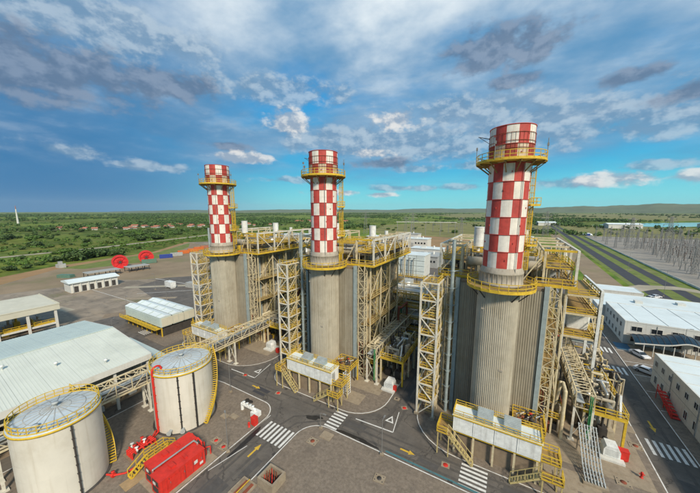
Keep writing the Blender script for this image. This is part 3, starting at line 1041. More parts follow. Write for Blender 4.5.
    for k, zz in enumerate((33.0, 39.2)):
        mb = MB()
        f = Vector((c, s_, 0))
        b0 = f * 2.9 + u * -1.3
        P = [f * 2.95 - u * 1.3, f * 4.5 - u * 1.3, f * 4.5 + u * 1.3, f * 2.95 + u * 1.3]
        mb.prism([(v.x, v.y) for v in P], zz - 0.15, zz)
        mb.rail([(v.x, v.y, zz) for v in P], 1.1, 0.9, 0.08)
        mb.bar(f * 2.85 + Vector((0, 0, zz - 1.4)), f * 4.3 + Vector((0, 0, zz - .15)), 0.12)
        part(mb, 'rest_platform', 'yellow', t)
    mb = MB()
    for b in (-0.9, 2.4):
        mb.path([(3.05 * math.cos(b), 3.05 * math.sin(b), 27), (3.05 * math.cos(b), 3.05 * math.sin(b), 45)], 0.05, 6)
    part(mb, 'conduit', 'galv', t)
    return t


LBL_STACK = ('tall red and white checkered chimney on ribbed casing, nearest and largest of three',
             'red and white checkered chimney in the middle of the three',
             'red and white checkered chimney farthest away, leftmost of three')


# ---- boiler block behind the stack
def make_boiler():
    t = thing('boiler_block', '', 'boiler', (0, 0, 0), 0, 'steam boilers behind the stacks')
    X0, X1, Y0, Y1, ZT = -6.4, 6.2, 2.3, 28.5, 25.6
    part(MB().corr((X0, Y0), (-2.2, Y0), 0.2, ZT), 'casing_wall', 'casing_shaded', t)
    part(MB().corr((2.2, Y0), (X1, Y0), 0.2, ZT), 'casing_wall', 'casing_shaded', t)
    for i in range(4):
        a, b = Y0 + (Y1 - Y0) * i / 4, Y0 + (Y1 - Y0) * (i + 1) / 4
        part(MB().corr((X1, a + .3), (X1, b - .3), 0.2, ZT, 0.4, 0.07), 'casing_wall', 'casing_shaded', t)
        part(MB().corr((X0, b - .3), (X0, a + .3), 0.2, ZT, 0.4, 0.07), 'casing_wall', 'casing_shaded', t)
    part(MB().corr((X1, Y1), (X0, Y1), 0.2, ZT), 'casing_wall', 'casing_shaded', t)
    part(MB().box(X0, Y0 + .05, ZT, X1, Y1, ZT + 0.5), 'casing_roof', 'brown_concrete', t)
    col = None
    for i in range(5):
        y = Y0 + (Y1 - Y0) * i / 4
        for x in (X0 - 0.35, X1 + 0.35):
            m = 'bluegrey_steel' if i == 0 else 'cream_steel'
            mb = MB()
            mb.box(-.32, -.30, 0.1, .32, -.24, 26.4).box(-.32, .24, 0.1, .32, .30, 26.4).box(-.05, -.24, 0.1, .05, .24, 26.4)
            if i == 0:
                mb.box(-.30, -.24, .1, .30, -.1, 26.4)
            part(mb, 'column', m, t, (x, y, 0))
    for z in (5, 10, 15, 20, 25):
        for x in (X0 - 0.35, X1 + 0.35):
            part(MB().box(-.12, Y0 + .3, -.2, .12, Y1 - .3, .2), 'girt', 'cream_steel', t, (x, 0, z))
    # side platforms (both sides) with railings, posts and diagonals
    for sx in (1, -1):
        xo = 6.9 if sx > 0 else -7.1
        for k, z in enumerate((6.2, 12.4, 18.6)):
            mb = MB().box(0, 4.2, -.14, sx * 2.4, 27.5, 0)
            pl = part(mb, 'side_platform', 'grating', t, (xo, 0, z))
            part(MB().rail([(sx * 2.35, 4.25, 0), (sx * 2.35, 27.4, 0)], 1.1, 1.9, 0.07), 'railing', 'cream_yellow', pl)
            for i in range(5):
                y = 4.4 + 5.7 * i
                part(MB().bar((0, y, -1.4), (sx * 2.3, y, -.15), .12), 'knee_brace', 'cream_steel', pl)
        for i in range(5):
            y = 4.4 + 5.7 * i
            part(MB().box(-.13, -.13, 0.1, .13, .13, 26.6), 'platform_post', 'cream_steel', t, (xo + sx * 2.4, y, 0))
        for i in range(4):
            for k in range(4):
                y = 4.4 + 5.7 * i
                z = 0.3 + 6.2 * k
                f = (i + k) % 2
                part(MB().bar((0, y if f else y + 5.7, z), (0, y + 5.7 if f else y, z + 6.0), .12), 'diagonal_brace', 'cream_steel', t, (xo + sx * 2.4, 0, 0))
        # ladder-like lattice masts at the front of the platforms
        for (y, m) in ((3.0, 'cream_steel'), (9.4, 'cream_yellow'), (15.8, 'cream_yellow')):
            mb = MB()
            for px, py in ((0, 0), (1.5, 0), (1.5, 1.2), (0, 1.2)):
                mb.box(px - .09, py - .09, 0.1, px + .09, py + .09, 26.4)
            for k in range(15):
                z = 0.6 + k * 1.72
                f = k % 2
                mb.bar((0 if f else 1.5, 0, z), (1.5 if f else 0, 0, z + 1.72), .09)
                mb.bar((1.5, 0 if f else 1.2, z), (1.5, 1.2 if f else 0, z + 1.72), .09)
                mb.bar((0, 0, z), (1.5, 0, z), .10).bar((1.5, 0, z), (1.5, 1.2, z), .10)
            part(mb, 'lattice_mast', m, t, (xo + 0.1 if sx > 0 else xo - 1.6, y, 0))
    # vertical pipes against the east wall
    q = random.Random(3)
    for i in range(11):
        y = 5 + i * 2.05
        r = q.choice((0.12, 0.18, 0.3))
        z1 = q.uniform(14, 26)
        part(MB().path([(7.0, y, 0.3), (7.0, y, z1), (6.3, y, z1)], r, 8), 'wall_pipe', q.choice(('pipe_tan', 'pipe_silver', 'pipe_tan', 'bluegrey_steel')), t)
    # roof deck and the gallery round the foot of the stack
    ZD = 26.5
    dk = part(MB().box(-10.6, 3.4, ZD - .3, 10.4, 29, ZD), 'roof_deck', 'grating', t)
    mb = MB()
    mb.rail([(4.9, 3.45, ZD), (10.35, 3.45, ZD), (10.35, 28.9, ZD), (-10.55, 28.9, ZD), (-10.55, 3.45, ZD), (-5.2, 3.45, ZD)], 1.1, 1.6, 0.09)
    mb.bar((-10.6, 3.36, ZD - .15), (10.4, 3.36, ZD - .15), .08, .34).bar((10.46, 3.4, ZD - .15), (10.46, 29, ZD - .15), .08, .34)
    part(mb, 'railing', 'yellow', dk)
    P = [(4.95 * math.cos(a), 4.95 * math.sin(a)) for a in [PI - 0.72 + (PI + 1.44) * i / 18 for i in range(19)]]
    gl = part(MB().prism(P, ZD - .28, ZD - .004), 'stack_gallery', 'grating', t)
    mb = MB().rail([(x, y, ZD) for x, y in P], 1.15, 1.2, 0.09)
    for a, b in zip(P, P[1:]):
        mb.bar((*a, ZD - .14), (*b, ZD - .14), .07, .36)
    part(mb, 'railing', 'yellow', gl)
    for a in (-2.7, -2.2, -0.95, -0.45):
        part(MB().bar((2.9 * math.cos(a), 2.9 * math.sin(a), ZD - 2.2), (4.7 * math.cos(a), 4.7 * math.sin(a), ZD - .3), .14), 'bracket', 'dark_metal', gl)
    # open steel frame over the roof
    xs, ys, zt = (-10.4, -6.6, 6.0, 10.2), (3.9, 10.2, 16.5, 22.8, 28.6), 31.9
    for x in xs:
        for y in ys:
            part(MB().box(-.17, -.17, ZD, .17, .17, zt), 'frame_post', 'cream_white' if abs(x) > 8 else 'cream_steel', t, (x, y, 0))
    for x in (-10.4, 10.2):
        part(MB().box(-.17, 3.7, 0, .17, 28.8, .36), 'frame_beam', 'cream_white', t, (x, 0, zt))
    for y in ys:
        part(MB().box(-10.2, -.15, 0.02, -6.4, .15, .34), 'frame_beam', 'cream_steel', t, (0, y, zt))
        part(MB().box(5.8, -.15, 0.02, 10.0, .15, .34), 'frame_beam', 'yellow' if y < 5 else 'cream_steel', t, (0, y, zt))
    for x in (-6.6, 6.0):
        part(MB().box(-.15, 4.1, .02, .15, 28.4, .34), 'frame_beam', 'cream_steel', t, (x, 0, zt - 0.36))
    for x in (-10.4, 10.2):
        for i in range(4):
            f = i % 2
            part(MB().bar((x, ys[i + (0 if f else 1)], ZD + .2), (x, ys[i + (1 if f else 0)], zt), .16), 'frame_brace', 'cream_white', t)
    for (a, b, y) in ((-6.6, -10.4, 3.9), (6.0, 3.2, 3.9)):
        part(MB().bar((a, y, zt - .2), (b, y, ZD + .3), .18), 'frame_brace', 'cream_steel', t)
    # drums, silencers, mid-level walkways and pipework on the roof
    for k, (y, z, r) in enumerate(((8.2, 28.6, 0.95), (14.6, 28.9, 1.1), (21, 28.6, 0.9), (25.8, 28.4, 0.75))):
        mb = MB().tube((-5.8, y, z), (5.4, y, z), r, 18)
        mb.tube((-6.3, y, z), (-5.8, y, z), r * .6, 14, r).tube((5.4, y, z), (5.9, y, z), r, 14, r * .6)
        o = part(mb, 'steam_drum', 'pipe_silver' if k % 2 else 'pipe_tan', t)
        mb = MB()
        for x in (-4, 3.6):
            mb.box(x - .25, y - r * .8, ZD, x + .25, y + r * .8, z - r * .55)
        part(mb, 'saddle', 'cream_steel', o)
    for (x, y, r, z0, z1) in ((-4.7, 12, 0.95, 31.2, 35.0), (3.2, 18, 0.9, 31.2, 34.3), (4.9, 23.5, 0.5, 30, 32.6)):
        mb = MB().tube((x, y, z0), (x, y, z1), r, 18).tube((x, y, 27), (x, y, z0), r * .35, 10).tube((x, y, z1), (x, y, z1 + .12), r * 1.06, 18)
        part(mb, 'vent_silencer', 'white_paint', t)
    for (x0, y0, x1, y1, z) in ((6.3, 4.2, 9.9, 12, 29.2), (6.4, 13.5, 9.9, 27.6, 28.7), (-10.2, 5, -6.9, 14, 29.2), (-5.6, 10.2, 5.4, 12.6, 30.2), (-10.1, 17, -6.9, 27, 29.0), (-5, 18.2, 5, 19.6, 30.1)):
        pl = part(MB().box(x0, y0, z - .12, x1, y1, z), 'walkway', 'grating', t)
        part(MB().rail([(x0, y0, z), (x1, y0, z), (x1, y1, z), (x0, y1, z)], 1.05, 1.5, .08, True), 'railing', 'yellow', pl)
        legs(pl, 'walkway_leg', 'cream_steel', [(x, y) for x in (x0 + .15, x1 - .15) for y in (y0 + .15, y1 - .15)], z - .12, ZD, .07)
    for i in range(56):
        x, y = q.uniform(-9.6, 9.6), q.uniform(5, 28)
        z = q.uniform(27.2, 30.6)
        r = q.choice((.09, .12, .16, .24))
        if i % 3 == 0:
            pts = [(x, y, ZD), (x, y, z), (x + q.uniform(-4, 4) * .6, y, z)]
        elif i % 3 == 1:
            pts = [(max(-10, x - 2.5), y, z), (x, y, z), (x, min(28.5, y + q.uniform(2, 6)), z), (x, min(28.5, y + 3), ZD)]
        else:
            pts = [(x, y, ZD), (x, y, min(31.4, z + 1.2))]
        part(MB().path(pts, r, 7), 'roof_pipe', q.choice(('pipe_tan', 'pipe_silver', 'pipe_tan', 'dark_metal', 'cream_steel')), t)
    for i in range(26):
        x, y = q.uniform(-9.8, 9.6), q.uniform(4.6, 28)
        a, b, h = q.uniform(.3, .8), q.uniform(.3, .9), q.uniform(.5, 1.5)
        part(MB().box(x - a, y - b, ZD + .25, x + a, y + b, ZD + .25 + h).box(x - a * .8, y - b * .8, ZD, x + a * .8, y + b * .8, ZD + .25), 'valve_box', q.choice(('grey_steel', 'yellow', 'dark_metal', 'cream_steel', 'white_paint')), t)
    return t


LBL_BOILER = ('steel-clad boiler block with open roof frame behind the nearest checkered chimney',
              'steel-clad boiler block with open roof frame behind the middle checkered chimney',
              'steel-clad boiler block with open roof frame behind the farthest checkered chimney')


# ---- lattice stair tower in front of each boiler
def make_stairs():
    t = thing('stair_tower', '', 'stair tower', (0, 0, 0), 0, 'lattice stair towers')
    wx, wy, H, n = 3.0, 6.0, 25.8, 8
    dz = H / n
    for x in (0, wx):
        for y in (0, wy):
            part(MB().box(-.16, -.16, 0.1, .16, .16, H), 'post', 'cream_white', t, (x, y, 0))
        part(MB().box(-.1, -.1, 0.1, .1, .1, H), 'post', 'cream_steel', t, (x, wy * .5, 0))
    fl = MB().box(.2, .2, -.12, wx - .2, 1.5, 0).box(.2, wy - 1.5, -.12, wx - .2, wy - .2, 0).box(.2, 1.5, -.12, .7, wy - 1.5, 0)
    bm = MB()
    for (a, b) in (((0, 0), (wx, 0)), ((wx, 0), (wx, wy)), ((wx, wy), (0, wy)), ((0, wy), (0, 0))):
        bm.bar((*a, 0), (*b, 0), .16, .24)
    rl = MB().rail([(.25, .15, 0), (wx - .2, .15, 0), (wx - .15, wy - .2, 0)], 1.05, 1.2, .08)
    stf = MB()
    for i in range(9):
        f = i / 9
        stf.box(1.2, 1.5 + 3 * f, dz * f, 2.6, 1.5 + 3 * (f + .1), dz * f + .07)
    stf.bar((1.15, 1.4, 0), (1.15, 4.6, dz), .08, .3).bar((2.65, 1.4, 0), (2.65, 4.6, dz), .08, .3)
    stf.bar((2.65, 1.4, 1), (2.65, 4.6, dz + 1), .07).bar((1.15, 1.4, 1), (1.15, 4.6, dz + 1), .07)
    b1 = MB().bar((0, 0, 0), (wx, 0, dz), .16)
    b2 = MB().bar((wx, 0, 0), (0, 0, dz), .16)
    e1 = MB().bar((wx, 0, 0), (wx, wy * .5, dz), .14).bar((wx, wy, 0), (wx, wy * .5, dz), .14)
    e2 = MB().bar((wx, wy * .5, 0), (wx, 0, dz), .14).bar((wx, wy * .5, 0), (wx, wy, dz), .14)
    w1 = MB().bar((0, 0, 0), (0, wy, dz), .14)
    F = B = Rl = S = B1 = B2 = E1 = E2 = W1 = None
    for k in range(n + 1):
        z = dz * k
        if k:
            F = inst(F, (0, 0, z)) if F else part(fl, 'landing', 'grating', t, (0, 0, z))
            B = inst(B, (0, 0, z)) if B else part(bm, 'ring_beam', 'cream_white', t, (0, 0, z))
            Rl = inst(Rl, (0, 0, z)) if Rl else part(rl, 'railing', 'yellow', t, (0, 0, z))
        if k < n:
            S = inst(S, (0, 0, z + .1)) if S else part(stf, 'stair_flight', 'cream_yellow', t, (0, 0, z + .1))
            if k % 2:
                B2 = inst(B2, (0, 0, z)) if B2 else part(b2, 'brace', 'cream_white', t, (0, 0, z))
                E2 = inst(E2, (0, 0, z)) if E2 else part(e2, 'brace', 'cream_yellow', t, (0, 0, z))
            else:
                B1 = inst(B1, (0, 0, z)) if B1 else part(b1, 'brace', 'cream_white', t, (0, 0, z))
                E1 = inst(E1, (0, 0, z)) if E1 else part(e1, 'brace', 'cream_steel', t, (0, 0, z))
            W1 = inst(W1, (0, 0, z)) if W1 else part(w1, 'brace', 'cream_yellow', t, (0, 0, z))
    legs(t, 'footing', 'concrete', [(0, 0), (wx, 0), (0, wy), (wx, wy)], .5, .1, .4)
    return t


LBL_STAIRS = ('white lattice stair tower with yellow flights left of the nearest chimney',
              'white lattice stair tower with yellow flights left of the middle chimney',
              'white lattice stair tower with yellow flights left of the farthest chimney')


# ---- riser pipe beside the tower
def make_riser():
    t = thing('riser_pipe', '', 'pipe', (0, 0, 0), 0, 'vertical riser pipes')
    part(MB().tube((0, 0, .1), (0, 0, 33.2), .31, 16).tube((0, 0, 33.2), (0, 0, 33.3), .36, 16), 'pipe_run', 'bluegrey_steel', t)
    o = None
    for k in range(9):
        mb = MB().tube((0, 0, 0), (0, 0, .16), .42, 14).bar((0, 0, .08), (1.3, 1.4, .08), .1, .16).bar((0, 0, .08), (-.9, .3, .08), .1, .12)
        o = inst(o, (0, 0, 2 + 3.2 * k)) if o else part(mb, 'pipe_clamp', 'bluegrey_steel', t, (0, 0, 2))
    return t


LBL_RISER = ('thick blue-grey vertical pipe between stair tower and nearest chimney',
             'thick blue-grey vertical pipe between stair tower and middle chimney',
             'thick blue-grey vertical pipe between stair tower and farthest chimney')


# ---- white skid enclosure at the foot of the stack
def make_skid():
    t = thing('equipment_enclosure', '', 'enclosure', (0, 0, 0), 0, 'white enclosures at the foot of the stacks')
    x0, x1, y0, y1, z0, z1 = 0, 11.6, 0, 2.7, 4.0, 6.6
    wd = (x1 - x0) / 4
    o = None
    for i in range(4):
        mb = MB().box(.03, 0, z0, wd - .03, .08, z1).bar((.06, -.02, z0 + .3), (.06, -.02, z1 - .2), .06, .05)
        mb.box(.25, -.02, z0 + .25, wd - .25, 0.0, z1 - .25)
        o = inst(o, (i * wd, 0, 0)) if o else part(mb, 'front_panel', 'white_paint', t, (0, 0, 0))
    part(MB().box(x0, .1, z0, x1, y1, z1 - .02), 'body', 'white_paint', t)
    part(MB().box(x1 + .002, .3, z0 + .2, x1 + .05, 1.3, z0 + 2.2), 'door', 'wall_grey', t)
    rf = part(MB().box(x0 - .12, -.12, z1, x1 + .12, y1 + .12, z1 + .14), 'roof', 'roof_white', t)
    mb = MB().rail([(x0, 0, z1 + .14), (x1, 0, z1 + .14), (x1, y1, z1 + .14), (x0, y1, z1 + .14)], .85, 1.4, .07, True)
    mb.bar((x0, -.14, z1 + .02), (x1, -.14, z1 + .02), .06, .2)
    part(mb, 'railing', 'yellow', rf)
    for x in (3.3, 6.9):
        mb = MB()
        mb.add([(x, .3, z1 + .15), (x + 2.2, .3, z1 + .15), (x + 2.2, 2.3, z1 + .15), (x, 2.3, z1 + .15), (x, .5, z1 + .6), (x + 2.2, .5, z1 + .6), (x + 2.2, 2.3, z1 + 1.3), (x, 2.3, z1 + 1.3)],
               [(0, 1, 5, 4), (1, 2, 6, 5), (2, 3, 7, 6), (3, 0, 4, 7), (4, 5, 6, 7)])
        h = part(mb, 'vent_hood', 'bluegrey_steel', t)
        mb = MB()
        for i in range(7):
            f = (i + .5) / 7
            mb.bar((x + .1, .5 + 1.8 * f, z1 + .63 + .7 * f), (x + 2.1, .5 + 1.8 * f, z1 + .63 + .7 * f), .12, .08)
        part(mb, 'louvre', 'grey_steel', h)
    # steel legs and cable trays below
    for i in range(5):
        x = x0 + .3 + i * (x1 - x0 - .6) / 4
        for y in (.3, y1 - .3):
            part(MB().box(-.14, -.14, 0.1, .14, .14, z0), 'leg', 'cream_steel', t, (x, y, 0))
    part(MB().box(x0, .15, z0 - .3, x1, .35, z0 - .02).box(x0, y1 - .35, z0 - .3, x1, y1 - .15, z0 - .02), 'base_beam', 'yellow', t)
    part(MB().box(.7, .8, .1, 11, 2.4, 3.0), 'cable_vault', 'brown_concrete', t)
    # side platform on the right and stairs on the left
    pl = part(MB().box(x1 + .1, .2, z0 - .12, x1 + 2.3, y1, z0), 'side_platform', 'grating', t)
    part(MB().rail([(x1 + .1, .2, z0), (x1 + 2.3, .2, z0), (x1 + 2.3, y1, z0), (x1 + .1, y1, z0)], 1.1, 1.1, .09), 'railing', 'yellow', pl)
    legs(pl, 'platform_leg', 'cream_yellow', [(x, y) for x in (x1 + .25, x1 + 2.15) for y in (.35, y1 - .15)], z0 - .12)

    def flight(xa, ya, xb, yb, za, zb, w_, name):
        mb = MB()
        d = Vector((xb - xa, yb - ya, 0))
        n_ = Vector((-d.y, d.x, 0)).normalized() * (w_ / 2)
        A, Bv = Vector((xa, ya, za)), Vector((xb, yb, zb))
        for i in range(11):
            c = A.lerp(Bv, i / 10)
            mb.bar(c - n_, c + n_, .26, .05)
        for s_ in (-1, 1):
            mb.bar(A + n_ * s_, Bv + n_ * s_, .07, .26)
            mb.bar(A + n_ * s_ + Vector((0, 0, 1)), Bv + n_ * s_ + Vector((0, 0, 1)), .08)
            for i in range(5):
                c = A.lerp(Bv, i / 4) + n_ * s_
                mb.bar(c, c + Vector((0, 0, 1)), .07)
        return part(mb, name, 'cream_yellow', t)
    flight(3.2, -.9, -.6, -.9, .15, z0, 1.0, 'stair_flight')
    lp = part(MB().box(-2.1, -1.5, z0 - .12, -.12, 1.6, z0), 'entry_landing', 'grating', t)
    part(MB().rail([(-.6, -1.5, z0), (-2.1, -1.5, z0), (-2.1, 1.6, z0), (-.12, 1.6, z0)], 1.1, 1.0, .09), 'railing', 'yellow', lp)
    legs(lp, 'landing_leg', 'cream_yellow', [(x, y) for x in (-1.95, -.3) for y in (-1.35, 1.45)], z0 - .12, .1, .08)
    flight(8.2, -1.0, 11.7, -1.0, .15, z0 - 1.2, 1.0, 'side_stair')
    lp = part(MB().box(11.7, -1.6, z0 - 1.32, 14.1, 0.1, z0 - 1.2), 'lower_landing', 'grating', t)
    part(MB().rail([(11.7, -1.6, z0 - 1.2), (14.1, -1.6, z0 - 1.2), (14.1, 0.1, z0 - 1.2)], 1.1, 1.0, .09), 'railing', 'yellow', lp)
    legs(lp, 'landing_leg', 'cream_yellow', [(11.88, -1.42), (13.98, -1.42)], z0 - 1.32, .1, .08)
    return t


LBL_SKID = ('long white panelled enclosure with two grey hoods in front of the nearest chimney',
            'long white panelled enclosure with two grey hoods in front of the middle chimney',
            'long white panelled enclosure before the farthest chimney, behind the truss bridge')


# ---- valve platform to the right of the stack foot
def make_valves():
    t = thing('valve_platform', '', 'platform', (0, 0, 0), 0, 'yellow valve platforms')
    z = 4.2
    pl = part(MB().box(0, 0, z - .14, 4.4, 4.0, z), 'deck', 'grating', t)
    part(MB().rail([(0, 0, z), (4.4, 0, z), (4.4, 4, z), (0, 4, z)], 1.1, 1.0, .09, True), 'railing', 'yellow', pl)
    for x in (.15, 4.25):
        for y in (.15, 3.85):
            part(MB().box(-.12, -.12, .1, .12, .12, z - .14), 'leg', 'yellow', t, (x, y, 0))
    part(MB().bar((.15, .15, .3), (4.25, .15, z - .2), .1).bar((4.25, .15, 1.9), (.15, .15, 1.9), .1), 'brace', 'yellow', t)
    q = random.Random(11)
    for i in range(7):
        x, y = .5 + i * .55, q.uniform(.5, 3.4)
        h = q.uniform(.5, 1.4)
        mb = MB().path([(x, y, .2), (x, y, z + h), (x + .5, y + .6, z + h)], .13, 8)
        part(mb, 'pipe', q.choice(('pipe_tan', 'pipe_silver', 'dark_metal')), t)
    for i in range(5):
        x, y = q.uniform(.6, 3.8), q.uniform(.6, 3.4)
        mb = MB().lathe([(0, z + .1), (.3, z + .1), (.34, z + .5), (.12, z + .7), (.12, z + 1.1), (.26, z + 1.12), (.26, z + 1.2), (0, z + 1.2)], 12, (x, y, 0))
        part(mb, 'valve', q.choice(('rebar', 'red', 'dark_metal')), t)
    return t


LBL_VALVES = ('small yellow railed valve platform at the right foot of the nearest chimney',
              'small yellow railed valve platform at the right foot of the middle chimney',
              'small yellow railed valve platform at the right foot of the farthest chimney')


# ---- truss bridges carrying pipes (length along y)
def make_bridge(name, label, x, y0, y1, z0, z1, wd, bay, legs, group=None, green=None, drop=True):
    t = thing(name, label, 'pipe bridge', (x, y0, 0), 0, group)
    L = y1 - y0
    n = max(1, round(L / bay))
    b = L / n
    for xx in (0, wd):
        for z in (z0, z1):
            part(MB().box(-.11, 0, -.11, .11, L, .11), 'chord', 'cream_steel', t, (xx, 0, z))
    mb1, mb2 = MB(), MB()
    for k, m_ in enumerate((mb1, mb2)):
        for xx in (0, wd):
            m_.bar((xx, 0, z0), (xx, 0, z1), .12)
            m_.bar((xx, 0, z0 if k else z1), (xx, b, z1 if k else z0), .11)
        m_.bar((0, 0, z1), (wd, 0, z1), .12).bar((0, 0, z0), (wd, 0, z0), .12)
        m_.bar((0, 0, z1), (wd, b, z1), .08).bar((0, b * .5, z1), (wd, b * .5, z1), .09)
    o1 = o2 = None
    for i in range(n):
        if i % 2:
            o2 = inst(o2, (0, i * b, 0)) if o2 else part(mb2, 'truss_bay', 'cream_steel', t, (0, i * b, 0))
        else:
            o1 = inst(o1, (0, i * b, 0)) if o1 else part(mb1, 'truss_bay', 'cream_steel', t, (0, i * b, 0))
    part(MB().bar((0, L, z0), (0, L, z1), .12).bar((wd, L, z0), (wd, L, z1), .12).bar((0, L, z1), (wd, L, z1), .12), 'end_frame', 'cream_steel', t)
    for i in range(4):
        xx = .3 + i * (wd - .6) / 3
        part(MB().tube((xx, .1, z0 + .3), (xx, L - .1, z0 + .3), (.14, .2, .1, .16)[i], 8), 'pipe', ('pipe_tan', 'pipe_silver', 'dark_metal', 'pipe_tan')[i], t)
    part(MB().box(.15, 0, z0 + .9, wd * .5, L, z0 + 1.0), 'cable_tray', 'grey_steel', t)
    for ly in legs:
        lg = MB()
        for xx in (0, wd):
            lg.box(xx - .16, ly - .16, .1, xx + .16, ly + .16, z0 - .11)
        lg.bar((0, ly, .8), (wd, ly, z0 - .3), .1).bar((wd, ly, .8), (0, ly, z0 - .3), .1)
        lg.box(-.45, ly - .45, .1, .45, ly + .45, .3).box(wd - .45, ly - .45, .1, wd + .45, ly + .45, .3)
        part(lg, 'trestle', 'cream_white', t)
    if green:
        for i in range(2):
            part(MB().path([(wd - .3 - i * .22, .12, z1 - .3), (wd - .3 - i * .22, -.1, z1 - .5), (wd - .3 - i * .22, -.1, 1.2)], .09, 7), 'green_hose', 'green_pipe', t)
    return t


# ---- pump module
def make_module():
    t = thing('pump_module', '', 'pump module', (0, 0, 0), 0, 'pump modules')
    X, Y, z = 5.4, 13, 5.9
    pl = part(MB().box(0, 0, z - .2, X, Y, z), 'deck', 'grating', t)
    part(MB().rail([(0, 0, z), (X, 0, z), (X, Y, z), (0, Y, z)], 1.1, 1.4, .1, True), 'railing', 'yellow', pl)
    part(MB().box(-.06, -.06, z - .45, X + .06, .1, z - .05).box(X - .1, 0.1, z - .45, X + .06, Y, z - .05), 'edge_beam', 'yellow', pl)
    for i in range(4):
        for x in (.15, X - .15):
            part(MB().box(-.16, -.16, .1, .16, .16, z - .2), 'leg', 'yellow' if i == 0 and x > 1 else 'cream_steel', t, (x, .15 + i * (Y - .3) / 3, 0))
    q = random.Random(5)
    for i in range(46):
        x, y = q.uniform(.5, X - .5), q.uniform(.6, Y - .6)
        r = q.choice((.08, .1, .14, .2, .28))
        h = z + q.uniform(.4, 2.6)
        a = q.random() < .5
        dx_, dy_ = (q.uniform(-2.6, 2.6), 0) if a else (0, q.uniform(-4, 4))
        x2, y2 = min(X - .3, max(.3, x + dx_)), min(Y - .3, max(.3, y + dy_))
        part(MB().path([(x, y, z), (x, y, h), (x2, y2, h), (x2, y2, z)], r, 7), 'pipe', q.choice(('pipe_tan', 'pipe_silver', 'pipe_silver', 'cream_steel', 'dark_metal', 'pipe_tan')), t)
    for i in range(14):
        x, y = q.uniform(.8, X - .8), q.uniform(.8, Y - .8)
        r = q.uniform(.25, .6)
        if i % 2:
            mb = MB().tube((x, y - r * 1.6, z + r + .3), (x, y + r * 1.6, z + r + .3), r, 12).box(x - r, y - r, z, x + r, y + r, z + r * .5)
        else:
            mb = MB().lathe([(0, z), (r, z), (r, z + r * 2.2), (r * .6, z + r * 2.8), (0, z + r * 2.9)], 12, (x, y, 0))
        part(mb, 'pump', q.choice(('pipe_silver', 'dark_metal', 'pipe_tan', 'grey_steel', 'bluegrey_steel')), t)
    for i in range(12):
        x, y = q.uniform(.7, X - .7), q.uniform(2.2, Y - .8)
        mb = MB().box(x - .6, y - .8, .1, x + .6, y + .8, q.uniform(1, 2.4)).tube((x, y, 1), (x, y, z - .2), .2, 8)
        part(mb, 'pump_skid', q.choice(('dark_metal', 'grey_steel', 'pipe_tan', 'grating')), t)
    part(MB().bar((4.6, .3, z), (4.6, 1.4, z + 3.2), .28, .12), 'vent_panel', 'white_paint', t)
    return t


LBL_MODULE = ('yellow railed pump deck packed with pipes beside the right-hand road',
              'yellow railed pump deck packed with pipes right of the middle chimney',
              'yellow railed pump deck packed with pipes right of the farthest chimney')


def make_groundwork():
    t = thing('ground_pipework', '', 'pipework', (0, 0, 0), 0, 'pipework beside the boilers')
    q = random.Random(23)
    for i in range(44):
        x, y = q.uniform(0, 4.2), q.uniform(0, 23)
        h = q.uniform(.8, 6.0) if i % 3 else q.uniform(6, 13)
        y2 = min(24, max(0, y + q.uniform(-6, 6)))
        r = q.choice((.07, .1, .14, .2, .3))
        part(MB().path([(x, y, 0), (x, y, h), (x, y2, h), (max(-.6, x - q.uniform(0, 2)), y2, h), (max(-.6, x - 1), y2, h * .3)], r, 7), 'pipe', q.choice(('pipe_tan', 'pipe_silver', 'cream_steel', 'rebar', 'dark_metal', 'pipe_tan')), t)
    for i in range(18):
        x, y = q.uniform(0, 4), q.uniform(0, 23)
        a, b, h = q.uniform(.3, .7), q.uniform(.3, .9), q.uniform(.7, 2.4)
        part(MB().box(x - a, y - b, 0, x + a, y + b, h).box(x - a * .6, y - b * .6, h, x + a * .6, y + b * .6, h + .3), 'skid_unit', q.choice(('grey_steel', 'yellow', 'dark_metal', 'cream_steel', 'white_paint', 'red', 'grating')), t)
    for (y, z) in ((1, 3.4), (9, 4.6), (16, 3.2)):
        pl = part(MB().box(.2, y, z - .12, 3.8, y + 4.5, z), 'platform', 'grating', t)
        part(MB().rail([(.2, y, z), (3.8, y, z), (3.8, y + 4.5, z), (.2, y + 4.5, z)], 1.0, 1.2, .08, True), 'railing', 'yellow', pl)
        legs(pl, 'platform_leg', 'cream_yellow', [(.35, y + .15), (3.65, y + .15), (.35, y + 4.35), (3.65, y + 4.35)], z - .12, 0)
    return t


LBL_GROUND = ('tangle of pipes and small platforms along the right side of the nearest boiler', 'tangle of pipes and small platforms along the right side of the middle boiler', 'tangle of pipes and small platforms along the right side of the farthest boiler')


def make_motor():
    t = thing('motor_housing', '', 'machine housing', (0, 0, 0), 0, 'white machine housings below the pump decks')
    mb = MB()
    prof = [(-1.3, .6), (1.3, .6), (1.3, 1.9), (.9, 2.6), (-.9, 2.6), (-1.3, 1.9)]
    vs = [(x, 0, z) for x, z in prof] + [(x, 2.4, z) for x, z in prof]
    mb.add(vs, [(0, 1, 2, 3, 4, 5), tuple(reversed(range(6, 12)))] + [(i, i + 6, (i + 1) % 6 + 6, (i + 1) % 6) for i in range(6)])
    part(mb, 'cover', 'white_paint', t)
    part(MB().box(-1.8, -.9, .1, 1.9, 3.2, .55), 'base_frame', 'wall_white', t)
    part(MB().tube((-.2, 2.4, 1.5), (-.2, 4.2, 1.5), .5, 12), 'coupling', 'dark_metal', t)
    mb = MB()
    for i in range(5):
        mb.box(-1.0, -.03, .9 + i * .25, 1.0, 0.0, .98 + i * .25)
    part(mb, 'vent_grille', 'wall_grey', t)
    return t


